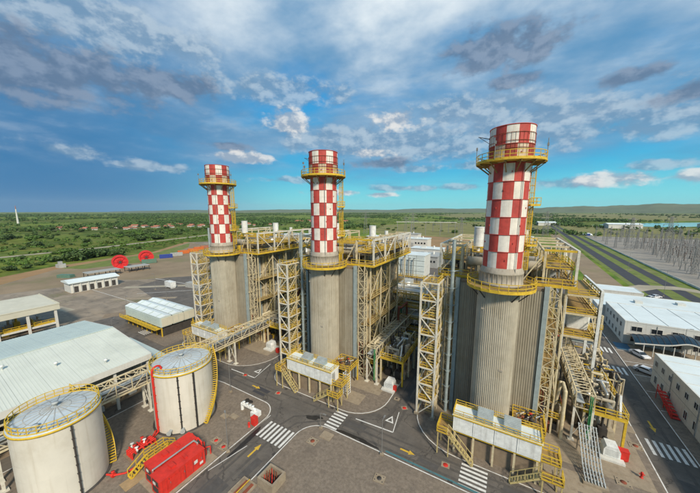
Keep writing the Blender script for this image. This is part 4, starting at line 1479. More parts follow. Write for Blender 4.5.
def make_ramp():
    t = thing('cable_ramp', '', 'cable ramp', (0, 0, 0), 0, 'sloping cable ramps')
    for i in range(7):
        x = .1 + i * .36
        part(MB().bar((x, 0, .5), (x, 2.4, 1.1), .12).bar((x, 2.4, 1.1), (x, 7.4, 4.4), .12), 'rail_bar', 'grey_steel', t)
    mb = MB()
    for i in range(13):
        f = i / 12
        y, z = (2.4 + 5.0 * (f - .3) / .7, 1.1 + 3.3 * (f - .3) / .7) if f > .3 else (8 * f, .5 + 2 * f)
        mb.bar((0, y, z - .12), (2.4, y, z - .12), .1)
    part(mb, 'rung', 'grey_steel', t)
    part(MB().box(-.2, -.3, .1, 2.6, .5, .45).box(0, 2.2, .1, .15, 2.4, 1).box(2.25, 2.2, .1, 2.4, 2.4, 1).box(0, 6.4, .1, .15, 6.6, 3.7).box(2.25, 6.4, .1, 2.4, 6.6, 3.7), 'support', 'concrete', t)
    return t


protos = [(make_stack(), LBL_STACK, (0, 0)), (make_boiler(), LBL_BOILER, (0, 0)), (make_stairs(), LBL_STAIRS, (-12.2, -2.2)), (make_riser(), LBL_RISER, (-7.6, 1.2)),
          (make_skid(), LBL_SKID, (-4.8, -7.9)), (make_valves(), LBL_VALVES, (3.4, -2.4)), (make_module(), LBL_MODULE, (13.5, 5.2)),
          (make_groundwork(), LBL_GROUND, (7.2, 3.2)),
          (make_motor(), ('white machine housing at ground level by the right-hand road', 'white machine housing at ground level right of the middle chimney', 'white machine housing at ground level right of the farthest chimney'), (17.0, 2.9)),
          (make_ramp(), ('sloping grey cable ramp reaching the ground right of the nearest chimney', 'sloping grey cable ramp reaching the ground right of the middle chimney', 'sloping grey cable ramp reaching the ground right of the farthest chimney'), (12.6, -4.0))]
for (o, lbl, (ox, oy)) in protos:
    for k in range(3):
        loc = (UX[k] + ox, UY + oy, 0)
        if o.name.startswith('cable_ramp') and k:
            continue
        if o.name.startswith(('pump_module', 'motor')) and k:
            loc = (UX[k] + ox - (1.4 if o.name.startswith('pump') else 1.8), UY + oy - (1.2 if o.name.startswith('pump') else 1.4), 0)
        if o.name.startswith('motor'):
            o.scale = (.78, .78, .85)
        if k == 0:
            o.location = loc
            o['label'] = lbl[0]
        else:
            dup(o, loc, lbl[k])
make_bridge('pipe_bridge', 'white truss pipe bridge with green hoses right of the nearest chimney', 11.2, 55, 80, 6.4, 9.0, 2.4, 1.9, (.3, 13, 25), 'truss pipe bridges', True)
make_bridge('pipe_bridge', 'white truss pipe bridge with green hoses right of the middle chimney', -26.0, 52.4, 80, 6.0, 8.6, 2.4, 1.9, (.3, 13, 26), 'truss pipe bridges', True)
make_bridge('pipe_bridge', 'long white truss pipe bridge from behind the round tanks to the far chimney', -60.3, 4, 76, 5.9, 8.4, 2.4, 2.4, (1, 19.3, 38.6, 56, 70), 'truss pipe bridges')
# ------------------------------------------------------------------ storage tanks
def make_tank(cx_, cy_, r, h, label, stair, pipes):
    t = thing('storage_tank', label, 'tank', (cx_, cy_, 0), 0, 'round storage tanks')
    nb = 5
    for k in range(nb):
        z0 = .12 + h * k / nb
        part(MB().lathe([(r - .004 * k, z0), (r - .004 * k, z0 + h / nb)], 64), 'shell_course', 'tank_shell', t)
    part(MB().lathe([(r + .35, .12), (r + .35, .22), (r, .22)], 48), 'foundation_ring', 'dark_metal', t)
    rf = part(MB().lathe([(r + .08, h - .1), (r + .08, h + .12), (r - .1, h + .14), (r * .5, h + .55), (0.5, h + .85), (0, h + .86)], 64), 'roof', 'tank_roof', t)
    o = None
    for i in range(20):
        a = 2 * PI * i / 20
        mb = MB().bar((.5, 0, h + .88), (r - .15, 0, h + .2), .09, .06)
        o = inst(o, (0, 0, 0), a) if o else part(mb, 'roof_seam', 'wall_grey', rf, (0, 0, 0), a)
    for q_ in (.33, .66):
        rr = r * q_
        zz = h + .88 - (rr - .5) / (r - .5) * .68
        part(MB().lathe([(rr, zz - .02), (rr + .09, zz - .03), (rr + .09, zz - .09)], 48), 'roof_ring', 'wall_grey', rf)
    part(MB().lathe([(0, h + 1.5), (.35, h + 1.45), (.4, h + 1.3), (.2, h + 1.3), (.2, h + .8)], 14), 'roof_vent', 'grey_steel', rf)
    part(MB().lathe([(0, h + .85), (.3, h + .85), (.3, h + .35)], 14, (r * .55, -r * .55, 0)), 'hatch', 'grey_steel', rf)
    n = 30
    P = [((r - .05) * math.cos(2 * PI * i / n), (r - .05) * math.sin(2 * PI * i / n), h + .12) for i in range(n)]
    mb = MB().rail(P, 1.05, 1.6, .08, True)
    part(mb, 'railing', 'yellow', rf)
    part(MB().lathe([(r + .09, h - .28), (r + .16, h - .28), (r + .16, h - .02), (r + .09, h - .02)], 60), 'rim_band', 'yellow', t)
    # spiral stair
    mb = MB()
    a0, a1 = R(stair[0]), R(stair[1])
    ns = 34
    prev = None
    for i in range(ns + 1):
        f = i / ns
        a = a0 + (a1 - a0) * f
        z = .3 + (h - .2) * f
        ci, si = math.cos(a), math.sin(a)
        mb.bar(((r + .05) * ci, (r + .05) * si, z), ((r + .85) * ci, (r + .85) * si, z), .24, .05)
        p = Vector(((r + .85) * ci, (r + .85) * si, z))
        mb.bar(p, p + Vector((0, 0, 1.0)), .06) if i % 2 == 0 else None
        if prev:
            mb.bar(prev, p, .07, .28)
            mb.bar(prev + Vector((0, 0, 1)), p + Vector((0, 0, 1)), .08)
            mb.bar(prev + Vector((0, 0, .5)), p + Vector((0, 0, .5)), .06)
        prev = p
    part(mb, 'spiral_stair', 'yellow', t)
    for (a, m, rr) in pipes:
        ci, si = math.cos(a), math.sin(a)
        mb = MB().path([((r + .16) * ci, (r + .16) * si, .3), ((r + .16) * ci, (r + .16) * si, h - .35)], rr, 8)
        for i in range(8):
            z = 1 + i * (h - 2) / 7
            mb.box((r + .1) * ci - .14, (r + .1) * si - .14, z, (r + .1) * ci + .14, (r + .1) * si + .14, z + .08)
        part(mb, 'down_pipe', m, t)
    mb = MB()
    for i, a in enumerate((-1.0, -.62)):
        ci, si = math.cos(a), math.sin(a)
        mb.tube((r * ci, r * si, .9), ((r + .7) * ci, (r + .7) * si, .9), .28, 12).tube(((r + .7) * ci, (r + .7) * si, .9), ((r + .78) * ci, (r + .78) * si, .9), .4, 12)
    part(mb, 'nozzle', 'grey_steel', t)
    return t


T1 = make_tank(-52.4, 10.0, 4.5, 11, 'cream round storage tank at the lower left, cut by the picture edge', (66, 150), ((R(2), 'dark_metal', .10),))
T2 = make_tank(-50.9, 26.1, 4.9, 11, 'cream round storage tank with red pipe beside the road junction', (4, 82), ((R(-37), 'black_pipe', .11), (R(-10), 'black_pipe', .15)))
# red fire main climbing the second tank
t = thing('fire_main', 'red fire main climbing the left side of the second round tank', 'pipe', (-50.9, 26.1, 0))
a = R(-86)
ci, si = math.cos(a), math.sin(a)
P = [(5.1 * ci, 5.1 * si, .4), (5.1 * ci, 5.1 * si, 11.5)] + [((5.1 - .75 + .75 * math.cos(b)) * ci, (5.1 - .75 + .75 * math.cos(b)) * si, 11.5 + .75 * math.sin(b)) for b in (.4, .8, 1.2, 1.57, 2.0, 2.5, 2.9)] + [(3.6 * ci, 3.6 * si, 11.3)]
part(MB().path(P, .17, 10), 'riser', 'red', t)
mb = MB()
for i in range(7):
    z = 1.2 + i * 1.5
    mb.box(5.0 * ci - .2, 5.0 * si - .2, z, 5.0 * ci + .2, 5.0 * si + .2, z + .1)
part(mb, 'clamp', 'red', t)
part(MB().path([(5.1 * ci, 5.1 * si, .45), (1.3, -6.8, .45), (1.3, -7.8, .45)], .16, 8).path([(5.3 * ci, 5.5 * si, .9), (1.9, -7.0, .9)], .12, 8), 'branch', 'red', t)
# red valve manifold between the tanks
t = thing('valve_manifold', 'cluster of red fire pipes and valves between the two round tanks', 'valve manifold', (-49.0, 17.6, 0))
q = random.Random(4)
for i in range(4):
    part(MB().path([(-.9 + i * .55, -1.4, .2), (-.9 + i * .55, -1.4, 1.0 + .1 * i), (-.9 + i * .55, 1.9, 1.0 + .1 * i), (-.9 + i * .55, 1.9, .2)], .13, 8), 'pipe', 'red', t)
for i in range(3):
    part(MB().path([(-1.2, -1.0 + i * 1.1, 1.15), (1.2, -1.0 + i * 1.1, 1.15)], .11, 8), 'header', 'red', t)
for i in range(6):
    x, y = -.8 + (i % 3) * .75, -.7 + (i // 3) * 1.4
    part(MB().lathe([(0, 1.05), (.2, 1.05), (.2, 1.4), (.06, 1.45), (.06, 1.75), (.26, 1.76), (.26, 1.82), (0, 1.82)], 12, (x, y, 0)), 'valve', ('white_paint', 'red')[i % 2], t)
part(MB().box(-1.6, -1.8, .1, 1.6, 2.3, .2), 'plinth', 'brown_concrete', t)
# red elbow at the first tank
t = thing('drain_valve', 'small red drain valve at the foot of the lower left tank', 'valve', (-47.8, 13.3, 0))
part(MB().path([(-.5, -.3, .5), (.6, .2, .5), (1.6, 1.2, .5), (1.8, 2.6, .5)], .13, 8), 'pipe', 'red', t)
part(MB().tube((.3, .1, .5), (.6, .2, .5), .32, 12).lathe([(0, 1.1), (.25, 1.1), (.25, 1.04), (.05, 1.04), (.05, .6)], 12, (.45, .15, 0)), 'valve', 'red', t)
# yellow crossover stairs
t = thing('crossover_stairs', 'yellow steel crossover steps over the red pipes near the tanks', 'stairs', (-45.2, 18.0, 0))
mb = MB()
z = 1.5
dk = part(MB().box(-.6, -1.2, z - .1, .6, 1.6, z), 'deck', 'grating', t)
part(MB().rail([(-.6, -1.2, z), (-.6, 1.6, z)], 1.05, .9, .09).rail([(.6, -1.2, z), (.6, 1.6, z)], 1.05, .9, .09), 'railing', 'yellow', dk)
for (ya, yb) in ((-3.4, -1.2), (3.2, 1.6)):
    mb = MB()
    for i in range(7):
        f = i / 6
        mb.bar((-.5, ya + (yb - ya) * f, .2 + (z - .2) * f), (.5, ya + (yb - ya) * f, .2 + (z - .2) * f), .22, .05)
    for x in (-.55, .55):
        mb.bar((x, ya, .2), (x, yb, z), .07, .22).bar((x, ya, 1.2), (x, yb, z + 1), .09).bar((x, ya, .15), (x, ya, 1.2), .09)
        mb.bar((x, (ya + yb) / 2, .8), (x, (ya + yb) / 2, 1.8), .07)
    part(mb, 'stair_flight', 'yellow', t)
part(MB().box(-.6, -1.1, .1, -.5, -1, z - .1).box(.5, -1.1, .1, .6, -1, z - .1).box(-.6, 1.4, .1, -.5, 1.5, z - .1).box(.5, 1.4, .1, .6, 1.5, z - .1), 'leg', 'yellow', t)

# red fire pump house: two containers side by side on a plinth
def pump_container(label, x, y, w_, L, h, doors):
    t = thing('pump_container', label, 'container', (x, y, .25), 0, 'red fire pump containers')
    b = part(MB().box(0, 0, 0, w_, L, h - .12), 'body', 'red', t)
    part(MB().box(-.07, -.07, h - .12, w_ + .07, L + .07, h), 'roof', 'red', t)
    o = None
    for i in range(int(L / .55)):
        mb = MB().box(w_ + .002, 0, .25, w_ + .05, .12, h - .35).box(-.05, 0, .25, -.002, .12, h - .35)
        o = inst(o, (0, .2 + i * .55, 0)) if o else part(mb, 'rib', 'red', t, (0, .2, 0))
    for (y0, y1, z0, z1) in doors:
        part(MB().box(w_ + .052, y0, z0, w_ + .09, y1, z1), 'panel', 'wall_white' if z1 - z0 < .8 else 'red', t)
    part(MB().box(.5, -.08, .5, w_ - .5, -.002, 1.2).box(.4, -.05, 1.5, w_ - .4, -.002, 2.2), 'vent', 'dark_metal', t)
    for yy in (L * .18, L * .52, L * .70, L * .93):
        part(MB().box(w_ + .052, yy, .15, w_ + .058, yy + .04, h - .3), 'door_gap', 'dark_metal', t)
    for yy in (L * .2, L * .5, L * .72, L * .9):
        part(MB().box(w_ + .05, yy, h * .5, w_ + .12, yy + .05, h * .62), 'handle', 'galv', t)
    part(MB().box(w_ * .3, -.10, h - .9, w_ * .55, -.012, h - .55), 'notice_plate', 'wall_white', t)
    part(MB().box(w_ * .3, L * .3, h + .002, w_ * .7, L * .4, h + .25).box(w_ * .3, L * .6, h + .002, w_ * .7, L * .66, h + .16), 'roof_hatch', 'red', t)
    return t


t = thing('pump_plinth', 'concrete plinth under the red fire pump containers', 'plinth', (-43.3, 14.9, 0))
part(MB().box(0, 0, .1, 5.9, 8.2, .25), 'slab', 'concrete', t)
part(MB().box(-1.9, -1.6, .1, -.02, 1.2, .2), 'step_slab', 'wood', t)
pump_container('longer red steel fire pump container beside the second round tank', -42.8, 15.6, 2.2, 6.4, 2.7, ())
pump_container('red steel fire pump container with white plates, nearer the road', -40.2, 15.2, 2.3, 6.3, 2.5, ((3.4, 4.4, .3, 2), (4.6, 5.1, 1.2, 1.7), (5.4, 5.9, .5, .9), (1.0, 2.6, .3, 1.9)))
t = thing('silver_conduit', 'grey pipe lying along the gap between the red pump containers', 'pipe', (-40.4, 15.4, 2.75))
part(MB().path([(0, .2, -.6), (0, .2, .25), (0, 6.0, .25), (.9, 6.0, .25), (.9, 6.0, -.2)], .13, 8), 'pipe_run', 'pipe_silver', t)
part(MB().path([(-.3, .5, .1), (-.3, 5.6, .1)], .07, 8), 'cable', 'wall_grey', t)
t = thing('exhaust_pipes', 'red exhaust elbows at the far end of the red pump containers', 'pipe', (-41.2, 22.0, 0))
for x in (0, 1.6):
    part(MB().path([(x, .1, .3), (x, .1, 2.6), (x - .9, .1, 2.9), (x - .9, -.4, 2.4)], .12, 8), 'elbow', 'red', t)
    part(MB().path([(x + .5, .4, .3), (x + .5, .4, 1.6), (x + .9, .9, 1.6), (x + .9, .9, .3)], .09, 8), 'drain', 'red', t)


# ------------------------------------------------------------------ pits, covers, hydrants, small things
def cover(x, y, s, label, centre, rz=0.0, z=.12):
    t = thing('pit_cover', label, 'pit cover', (x, y, z), rz, 'concrete pit covers')
    part(MB().box(-s, -s * .8, -.05, s, s * .8, .10), 'slab', 'concrete', t)
    part(MB().lathe([(0, .125), (s * .42, .125), (s * .42, .10)], 18), 'lid', centre, t)
    for px, py in ((-.7, -.5), (.7, .5), (-.7, .5), (.7, -.5)):
        part(MB().lathe([(0, .112), (s * .1, .112), (s * .1, .10)], 8, (px * s, py * s, 0)), 'bolt', 'dark_metal', t)


cover(-26.3, 33.0, .85, 'concrete pit cover with dark lid near the corner of the front paving', 'rebar')
cover(-13.9, 32.5, .8, 'lone concrete pit cover out on the front paving', 'dark_metal', .1)
cover(-40.4, 25.0, .75, 'concrete pit cover with red lid nearer the second round tank', 'red')
cover(-38.2, 24.8, .75, 'concrete pit cover with red lid nearer the kerb', 'red', .1)
cover(16.4, 49.3, .85, 'concrete pit cover with red lid in front of the pump deck', 'rebar')
cover(20.2, 58.7, .85, 'concrete pit cover with dark lid at the right-hand road edge', 'rebar')
cover(-17.9, 50.2, .55, 'small concrete pit cover beside the middle truss bridge', 'dark_metal')
cover(-38.9, 31.4, .6, 'concrete pit cover beside the white pipe manifold', 'rebar')
for (x, y, a, b, lb) in ((-24.9, 35.1, 1.0, .8, 'plain concrete slab next to the corner pit cover'), (9.2, 44.9, 1.3, 1.7, 'plain concrete slab right of the nearest white enclosure'),
                         (-42.6, 30.2, .8, .5, 'flat concrete slab left of the white pipe manifold'), (-44.2, 29.4, .7, .5, 'second flat concrete slab, nearer the round tank'), (-30.2, 43.6, .9, .7, 'plain concrete slab in front of the middle enclosure')):
    tag(part(MB().box(-a, -b, -.02, a, b, .12).box(-a + .1, -b + .1, .12, a - .1, b - .1, .14), 'ground_slab', 'concrete', None, (x, y, .12)), lb, 'slab', 'concrete ground slabs')


def manhole(x, y, lb, z=0.004):
    t = thing('manhole', lb, 'manhole', (x, y, z), rnd.uniform(0, 1), 'red manhole lids in the road')
    part(sheet(MB(), [(-.6, -.5), (.6, -.5), (.6, .5), (-.6, .5)], 0.002), 'surround', 'concrete', t)
    part(MB().lathe([(0, .03), (.36, .03), (.38, .002)], 18), 'lid', 'red', t)


manhole(-40.5, 39.6, 'red manhole lid in the road in front of the middle enclosure')
manhole(-52.0, 40.6, 'red manhole lid in the road near the far junction triangle')
manhole(-15.7, 48.6, 'red manhole lid between the middle and nearest units')
manhole(-6.1, 39.7, 'red manhole lid in the road left of the nearest zebra crossing')

# open concrete box with rods at the lower centre
t = thing('concrete_chamber', 'open concrete chamber with rusty rods at the lower edge', 'chamber', (-28.3, 23.0, 0))
w_, L, h = 2.9, 2.6, 1.5
part(MB().box(0, 0, .1, w_, .3, h).box(0, L - .3, .1, w_, L, h).box(0, .3, .1, .3, L - .3, h).box(w_ - .3, .3, .1, w_, L - .3, h), 'wall', 'concrete', t)
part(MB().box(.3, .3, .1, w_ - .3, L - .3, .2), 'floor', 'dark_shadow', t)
q = random.Random(9)
for i in range(12):
    x, y = .6 + (i % 4) * .45, .8 + (i // 4) * .5
    part(MB().tube((x, y, .2), (x + q.uniform(-.1, .1), y, h + q.uniform(-.3, .35)), .06, 6), 'rod', 'rebar' if i % 3 else 'red', t)
t = thing('wood_hatch', 'low concrete and wooden hatch beside the open chamber', 'hatch', (-31.0, 20.2, 0))
part(MB().box(0, 0, 0, 2.6, 2.8, .3), 'frame', 'concrete', t)
for i in range(4):
    part(MB().box(.3 + i * .52, .3, .30, .75 + i * .52, 2.5, .36), 'plank', 'rebar' if i % 2 else 'brown_concrete', t)
part(MB().bar((1.3, .2, .5), (1.3, 2.7, .5), .1), 'bar', 'yellow', t)


def hydrant(x, y, lb, z=.12):
    t = thing('hydrant', lb, 'hydrant', (x, y, z), 0, 'red hydrants')
    part(MB().lathe([(.22, 0), (.22, .08), (.14, .1), (.14, .7), (.17, .72), (.15, .9), (0, 1.0)], 14), 'barrel', 'red', t)
    part(MB().tube((-.3, 0, .6), (.3, 0, .6), .08, 8).tube((0, -.28, .55), (0, 0, .55), .1, 8), 'outlet', 'red', t)


hydrant(18.9, 51.6, 'red hydrant on the paving right of the front pit cover')
hydrant(-38.1, 29.9, 'red hydrant on the kerb corner by the first zebra crossing')


def hose_box(x, y, lb, s=1.0):
    t = thing('hose_cabinet', lb, 'cabinet', (x, y, .15), 0, 'red hose cabinets')
    part(MB().box(-.5 * s, -.4 * s, .2, .5 * s, .4 * s, 1.5 * s).box(-.4 * s, -.3 * s, 0, .4 * s, .3 * s, .2), 'body', 'red', t)
    part(MB().box(-.42 * s, -.43 * s, .3, .42 * s, -.402 * s, 1.4 * s), 'door', 'red', t)
    part(MB().box(-.55 * s, -.45 * s, 1.5 * s, .55 * s, .45 * s, 1.58 * s), 'lid', 'red', t)


hose_box(17.5, 54.2, 'red hose cabinet at the corner of the near pump deck', 1.1)
hose_box(-19.2, 52.4, 'red hose cabinet right of the middle pump deck', .75)
hose_box(-52.8, 52.0, 'red hose cabinet at the foot of the far junction', .8)
hose_box(-37.6, 30.7, 'red hose cabinet beside the white pipe manifold')
# white manifold
t = thing('pipe_manifold', 'white pipe manifold on the rounded kerb corner', 'pipe manifold', (-41.0, 32.4, .12))
part(MB().path([(-1.9, 0, 0), (-1.9, 0, 1.2), (1.6, 0, 1.2), (1.6, 0, 0)], .32, 12), 'main_pipe', 'white_paint', t)
for x in (-1.3, -.4, .5, 1.2):
    part(MB().tube((x, -.1, 1.2), (x, -.1, 1.8), .16, 10).lathe([(0, 1.9), (.3, 1.9), (.3, 1.82), (0, 1.82)], 12, (x, -.1, 0)), 'valve', 'white_paint', t)
part(MB().box(1.0, -.6, 0, 2.5, .7, .9), 'control_box', 'white_paint', t)


def lamp(x, y, lb, h=6.2, z=.12, rz=0.0):
    t = thing('street_lamp', lb, 'lamp post', (x, y, z), rz, 'slim street lamps')
    part(MB().tube((0, 0, 0), (0, 0, h), .07, 8, .045), 'pole', 'galv', t)
    part(MB().box(-.25, -.25, 0, .25, .25, .3), 'base', 'concrete', t)
    part(MB().bar((0, 0, h), (.9, 0, h + .1), .06).box(.6, -.11, h + .03, 1.2, .11, h + .14), 'lamp_head', 'galv', t)


lamp(-36.8, 24.6, 'slim lamp post at the kerb beside the red pump containers', 6.4, .12, 2.6)
lamp(-15.2, 36.4, 'slim lamp post at the front paving edge in the lower centre', 6.0, .12, 1.6)
lamp(-49.4, 34.6, 'slim lamp post behind the second round tank', 6.2, .12, 1.6)
lamp(-26.8, 36.0, 'slim lamp post at the corner of the front paving', 3.0, .12, 0)
lamp(40.5, 101.5, 'slim lamp post in front of the office building', 8.5, .10, 0)
lamp(62, 178, 'tall lamp post beside the avenue crossing', 12, .0, 0)
lamp(66, 240, 'tall lamp post on the avenue verge', 12, .0, 0)
for i, (x, y) in enumerate(((-119, 44), (-128, 62), (-96, 31.5), (-104, 60), (-86, 62), (-150, 68))):
    lamp(x, y, ('lamp post left of the louvred cooler', 'lamp post on the yard behind the cooler', 'lamp post between warehouse and cooler', 'lamp post on the road behind the cooler', 'lamp post right behind the cooler', 'lamp post far out on the yard')[i], 8, .0, i)

# caged scaffold at the foot of the middle unit
t = thing('access_ladder', 'small white caged ladder standing in front of the middle truss bridge', 'ladder', (-28.2, 46.0, .15))
mb = MB()
for px, py in ((0, 0), (1.1, 0), (1.1, 1.1), (0, 1.1)):
    mb.bar((px, py, 0), (px, py, 5), .09)
for k in range(9):
    z = .3 + k * .55
    mb.bar((0, 0, z), (1.1, 0, z), .06).bar((1.1, 0, z), (1.1, 1.1, z), .06).bar((0, 0, z), (0, 1.1, z), .06)
part(mb, 'cage', 'white_paint', t)
part(MB().box(-.9, -.9, -.02, 1.9, 1.9, .1), 'base_slab', 'concrete', t)

# ------------------------------------------------------------------ left side buildings
# big warehouse with double-pitch sheet roof
t = thing('warehouse', 'large warehouse with pale green sheet roof and open steel side', 'warehouse', (0, 0, 0))
YA, YB, XE, XR, XW, ZE, ZR = -60, 26.6, -63.3, -80.6, -98.5, 9.0, 11.0
nb = 24
o1 = o2 = None
wy = (YB - YA) / nb
for i in range(nb):
    y = YB - (i + 1) * wy
    if o1:
        o1, o2 = inst(o1, (0, y, 0)), inst(o2, (0, y, 0))
        continue
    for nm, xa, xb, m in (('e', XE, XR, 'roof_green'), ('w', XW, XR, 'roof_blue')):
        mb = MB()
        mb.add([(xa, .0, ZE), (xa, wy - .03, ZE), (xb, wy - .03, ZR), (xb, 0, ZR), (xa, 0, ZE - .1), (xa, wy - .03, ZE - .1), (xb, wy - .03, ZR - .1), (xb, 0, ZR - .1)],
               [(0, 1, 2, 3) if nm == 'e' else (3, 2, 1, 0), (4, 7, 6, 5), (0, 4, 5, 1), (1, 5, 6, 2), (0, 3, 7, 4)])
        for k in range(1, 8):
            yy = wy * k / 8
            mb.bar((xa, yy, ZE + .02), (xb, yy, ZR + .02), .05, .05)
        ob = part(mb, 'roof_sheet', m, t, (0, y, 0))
        if nm == 'e':
            o1 = ob
        else:
            o2 = ob
part(MB().bar((XR, YA, ZR + .06), (XR, YB, ZR + .06), .7, .1), 'ridge_cap', 'roof_blue', t)
part(MB().box(XE + .03, YA, ZE - 1.15, XE + .13, YB, ZE - .02), 'fascia', 'wall_white', t)
part(MB().add([(XE, YB + .01, ZE - 1.1), (XE, YB + .01, ZE), (XR, YB + .01, ZR), (XW, YB + .01, ZE), (XW, YB + .01, ZE - 1.1), (XE, YB + .1, ZE - 1.1), (XE, YB + .1, ZE), (XR, YB + .1, ZR), (XW, YB + .1, ZE), (XW, YB + .1, ZE - 1.1)],
              [(0, 1, 2, 3, 4), (9, 8, 7, 6, 5), (1, 6, 7, 2), (2, 7, 8, 3), (0, 4, 9, 5)]), 'gable', 'wall_white', t)
for i in range(9):
    part(MB().box(-.2, -.2, 0, .2, .2, ZE - .2), 'column', 'wall_white', t, (XE - .6, YB - .6 - i * 5.6, 0))
part(MB().box(XE - 8, YA, .1, XE - 7.7, YB - .5, ZE - .3), 'inner_wall', 'wall_grey', t)
part(MB().box(XW + .3, YB - .5, 0, XE - 4, YB - .2, ZE - .5), 'end_wall', 'wall_white', t)
for i in range(6):
    part(MB().lathe([(0, .9), (.3, .8), (.3, .55), (.12, .5), (.12, -.2)], 10), 'roof_vent', 'white_paint', t, (XE - 2.6 - (i % 3) * 5.2, 20 - i * 5.5, ZE + .3 + (i % 3) * .6))
q = random.Random(21)
for i in range(13):
    y = 24 - i * 3.0
    a, h = q.uniform(.6, 1.2), q.uniform(1, 4.2)
    tag(part(MB().box(-a, -a, .1, a, a, h).box(-a * .6, -a * .6, h, a * .6, a * .6, h + .5).tube((0, 0, h + .5), (0, 0, min(7.3, h + 2)), .15, 8), 'machine', q.choice(('dark_metal', 'pipe_tan', 'grey_steel', 'wall_white')), None, (q.uniform(-69, -66), y, 0)),
        'machine under the open side of the large warehouse', 'machine', 'machines in the open warehouse side')
# lean-to of blue sheet behind the gable
t = thing('lean_to_roof', 'narrow lean-to with blue-grey sheet roof beyond the warehouse gable', 'lean-to', (0, 0, 0))
part(MB().add([(-66, 27.2, 6.6), (-84, 27.2, 6.6), (-84, 31.0, 5.8), (-66, 31.0, 5.8), (-66, 27.2, 6.5), (-84, 27.2, 6.5), (-84, 31.0, 5.7), (-66, 31.0, 5.7)], [(0, 3, 2, 1), (4, 5, 6, 7), (0, 1, 5, 4), (2, 3, 7, 6), (0, 4, 7, 3), (1, 2, 6, 5)]), 'roof', 'roof_blue', t)
for i in range(5):
    part(MB().box(-.12, -.12, 0, .12, .12, 5.7), 'post', 'cream_steel', t, (-66.4 - i * 4.3, 30.7, 0))

# open shed with cream roof
t = thing('open_shed', 'open-sided shed with thick cream roof and yellow plant inside', 'shed', (-132, 16, 0))
part(MB().box(-12.5, -26, 7.2, 8.0, 12.2, 9.0).box(-12.3, -25.8, 9.0, 7.8, 12.0, 9.05), 'roof', 'cream_roof', t)
part(MB().box(-12.6, -26.1, 8.9, 8.1, -25.9, 9.3).box(7.9, -26, 8.9, 8.1, 12.3, 9.2).box(-12.6, 12.1, 8.9, 8, 12.3, 9.2), 'parapet', 'cream_roof', t)
for i in range(6):
    part(MB().box(-.3, -.3, 0, .3, .3, 7.2), 'column', 'wall_white', t, (7.4, 11.2 - i * 6, 0))
    part(MB().box(-.3, -.3, 0, .3, .3, 7.2), 'column', 'wall_white', t, (-11.5, 11.2 - i * 6, 0))
part(MB().box(-.2, -20, 2.6, .2, 11.4, 3.1), 'floor_beam', 'wall_white', t, (7.2, 0, 0))
q = random.Random(31)
for i in range(16):
    x, y = q.uniform(-8, 5.5), 10 - i * 1.7
    h = q.uniform(2, 5)
    part(MB().box(x - .9, y - .7, 0, x + .9, y + .7, h * .6).tube((x, y, h * .6), (x, y, h), .3, 8).tube((x - 1.5, y, h), (x + 1.5, y, h), .2, 8), 'plant_item', q.choice(('yellow', 'rebar', 'dark_metal', 'pipe_tan')), t)
part(MB().box(5, -18, 3.0, 6.6, 11, 3.2).rail([(6.6, -18, 3.2), (6.6, 11, 3.2)], 1, 1.5, .1), 'gangway', 'yellow', t)

# long white single-storey building on the yard
t = thing('long_building', 'long white single-storey building with dark openings, far left yard', 'building', (-186, 44.5, 0))
part(MB().box(.5, .3, 0, 9, 18.5, 4.6), 'wall', 'wall_white', t)
part(MB().add([(-.2, -.5, 4.6), (9.8, -.5, 4.6), (9.8, 19.2, 4.6), (-.2, 19.2, 4.6), (-.2, -.5, 5.2), (9.8, -.5, 5.0), (9.8, 19.2, 5.0), (-.2, 19.2, 5.2), (4.8, -.5, 5.9), (4.8, 19.2, 5.9)],
              [(0, 3, 2, 1), (0, 1, 5, 8, 4), (2, 3, 7, 9, 6), (1, 2, 6, 5), (3, 0, 4, 7), (5, 6, 9, 8), (8, 9, 7, 4)]), 'roof', 'roof_white', t)
for i in range(6):
    part(MB().box(9.01, 0, .2, 9.08, 1.5, 3.0), 'opening', 'dark_metal', t, (0, 1.5 + i * 2.9, 0))
    part(MB().box(9.0, 0, .1, 9.35, .35, 4.6), 'pilaster', 'wall_white', t, (0, .8 + i * 2.9, 0))
# dark low shed behind it
for (x, y, L, lb) in ((-214, 60, 16, 'low dark canopy behind the long white building'), (-214, 80, 12, 'low dark canopy right behind the long white building')):
    t = thing('car_shelter', lb, 'shelter', (x, y, 0))
    part(MB().box(0, 0, 2.8, 7, L, 3.2), 'roof', 'wall_grey', t)
    for i in range(4):
        part(MB().box(6.4, 0, 0, 6.7, .3, 2.8).box(.3, 0, 0, .6, .3, 2.8), 'post', 'dark_metal', t, (0, .2 + i * (L - .7) / 3, 0))

# louvred air cooler with three ridged bays
t = thing('air_cooler', 'pale blue louvred air cooler on yellow legs in the left yard', 'air cooler', (-112.5, 41.2, 0))
LX, LY = 22.5, 10.6
for b in range(3):
    y0 = b * LY / 3
    y1 = y0 + LY / 3 - .35
    ym = (y0 + y1) / 2
    mb = MB().box(0, y0, 3.2, LX, y1, 6.3)
    part(mb, 'bay_body', 'roof_blue', t)
    part(MB().add([(0, y0 - .1, 6.32), (LX, y0 - .1, 6.32), (LX, ym, 6.65), (0, ym, 6.95), (0, y1 + .1, 6.32), (LX, y1 + .1, 6.32)], [(0, 1, 2, 3), (3, 2, 5, 4), (0, 3, 4), (1, 5, 2)]), 'bay_roof', 'roof_white', t)
    for i in range(5):
        part(MB().bar((LX * (i + .5) / 5, y0, 6.42), (LX * (i + .5) / 5, ym, 6.98 - .06 * i), .25, .12), 'roof_rib', 'roof_blue', t)
    part(MB().box(.3, y1 + .02, 5.0, LX - .3, y1 + .3, 6.2), 'gutter', 'dark_metal', t)
o = None
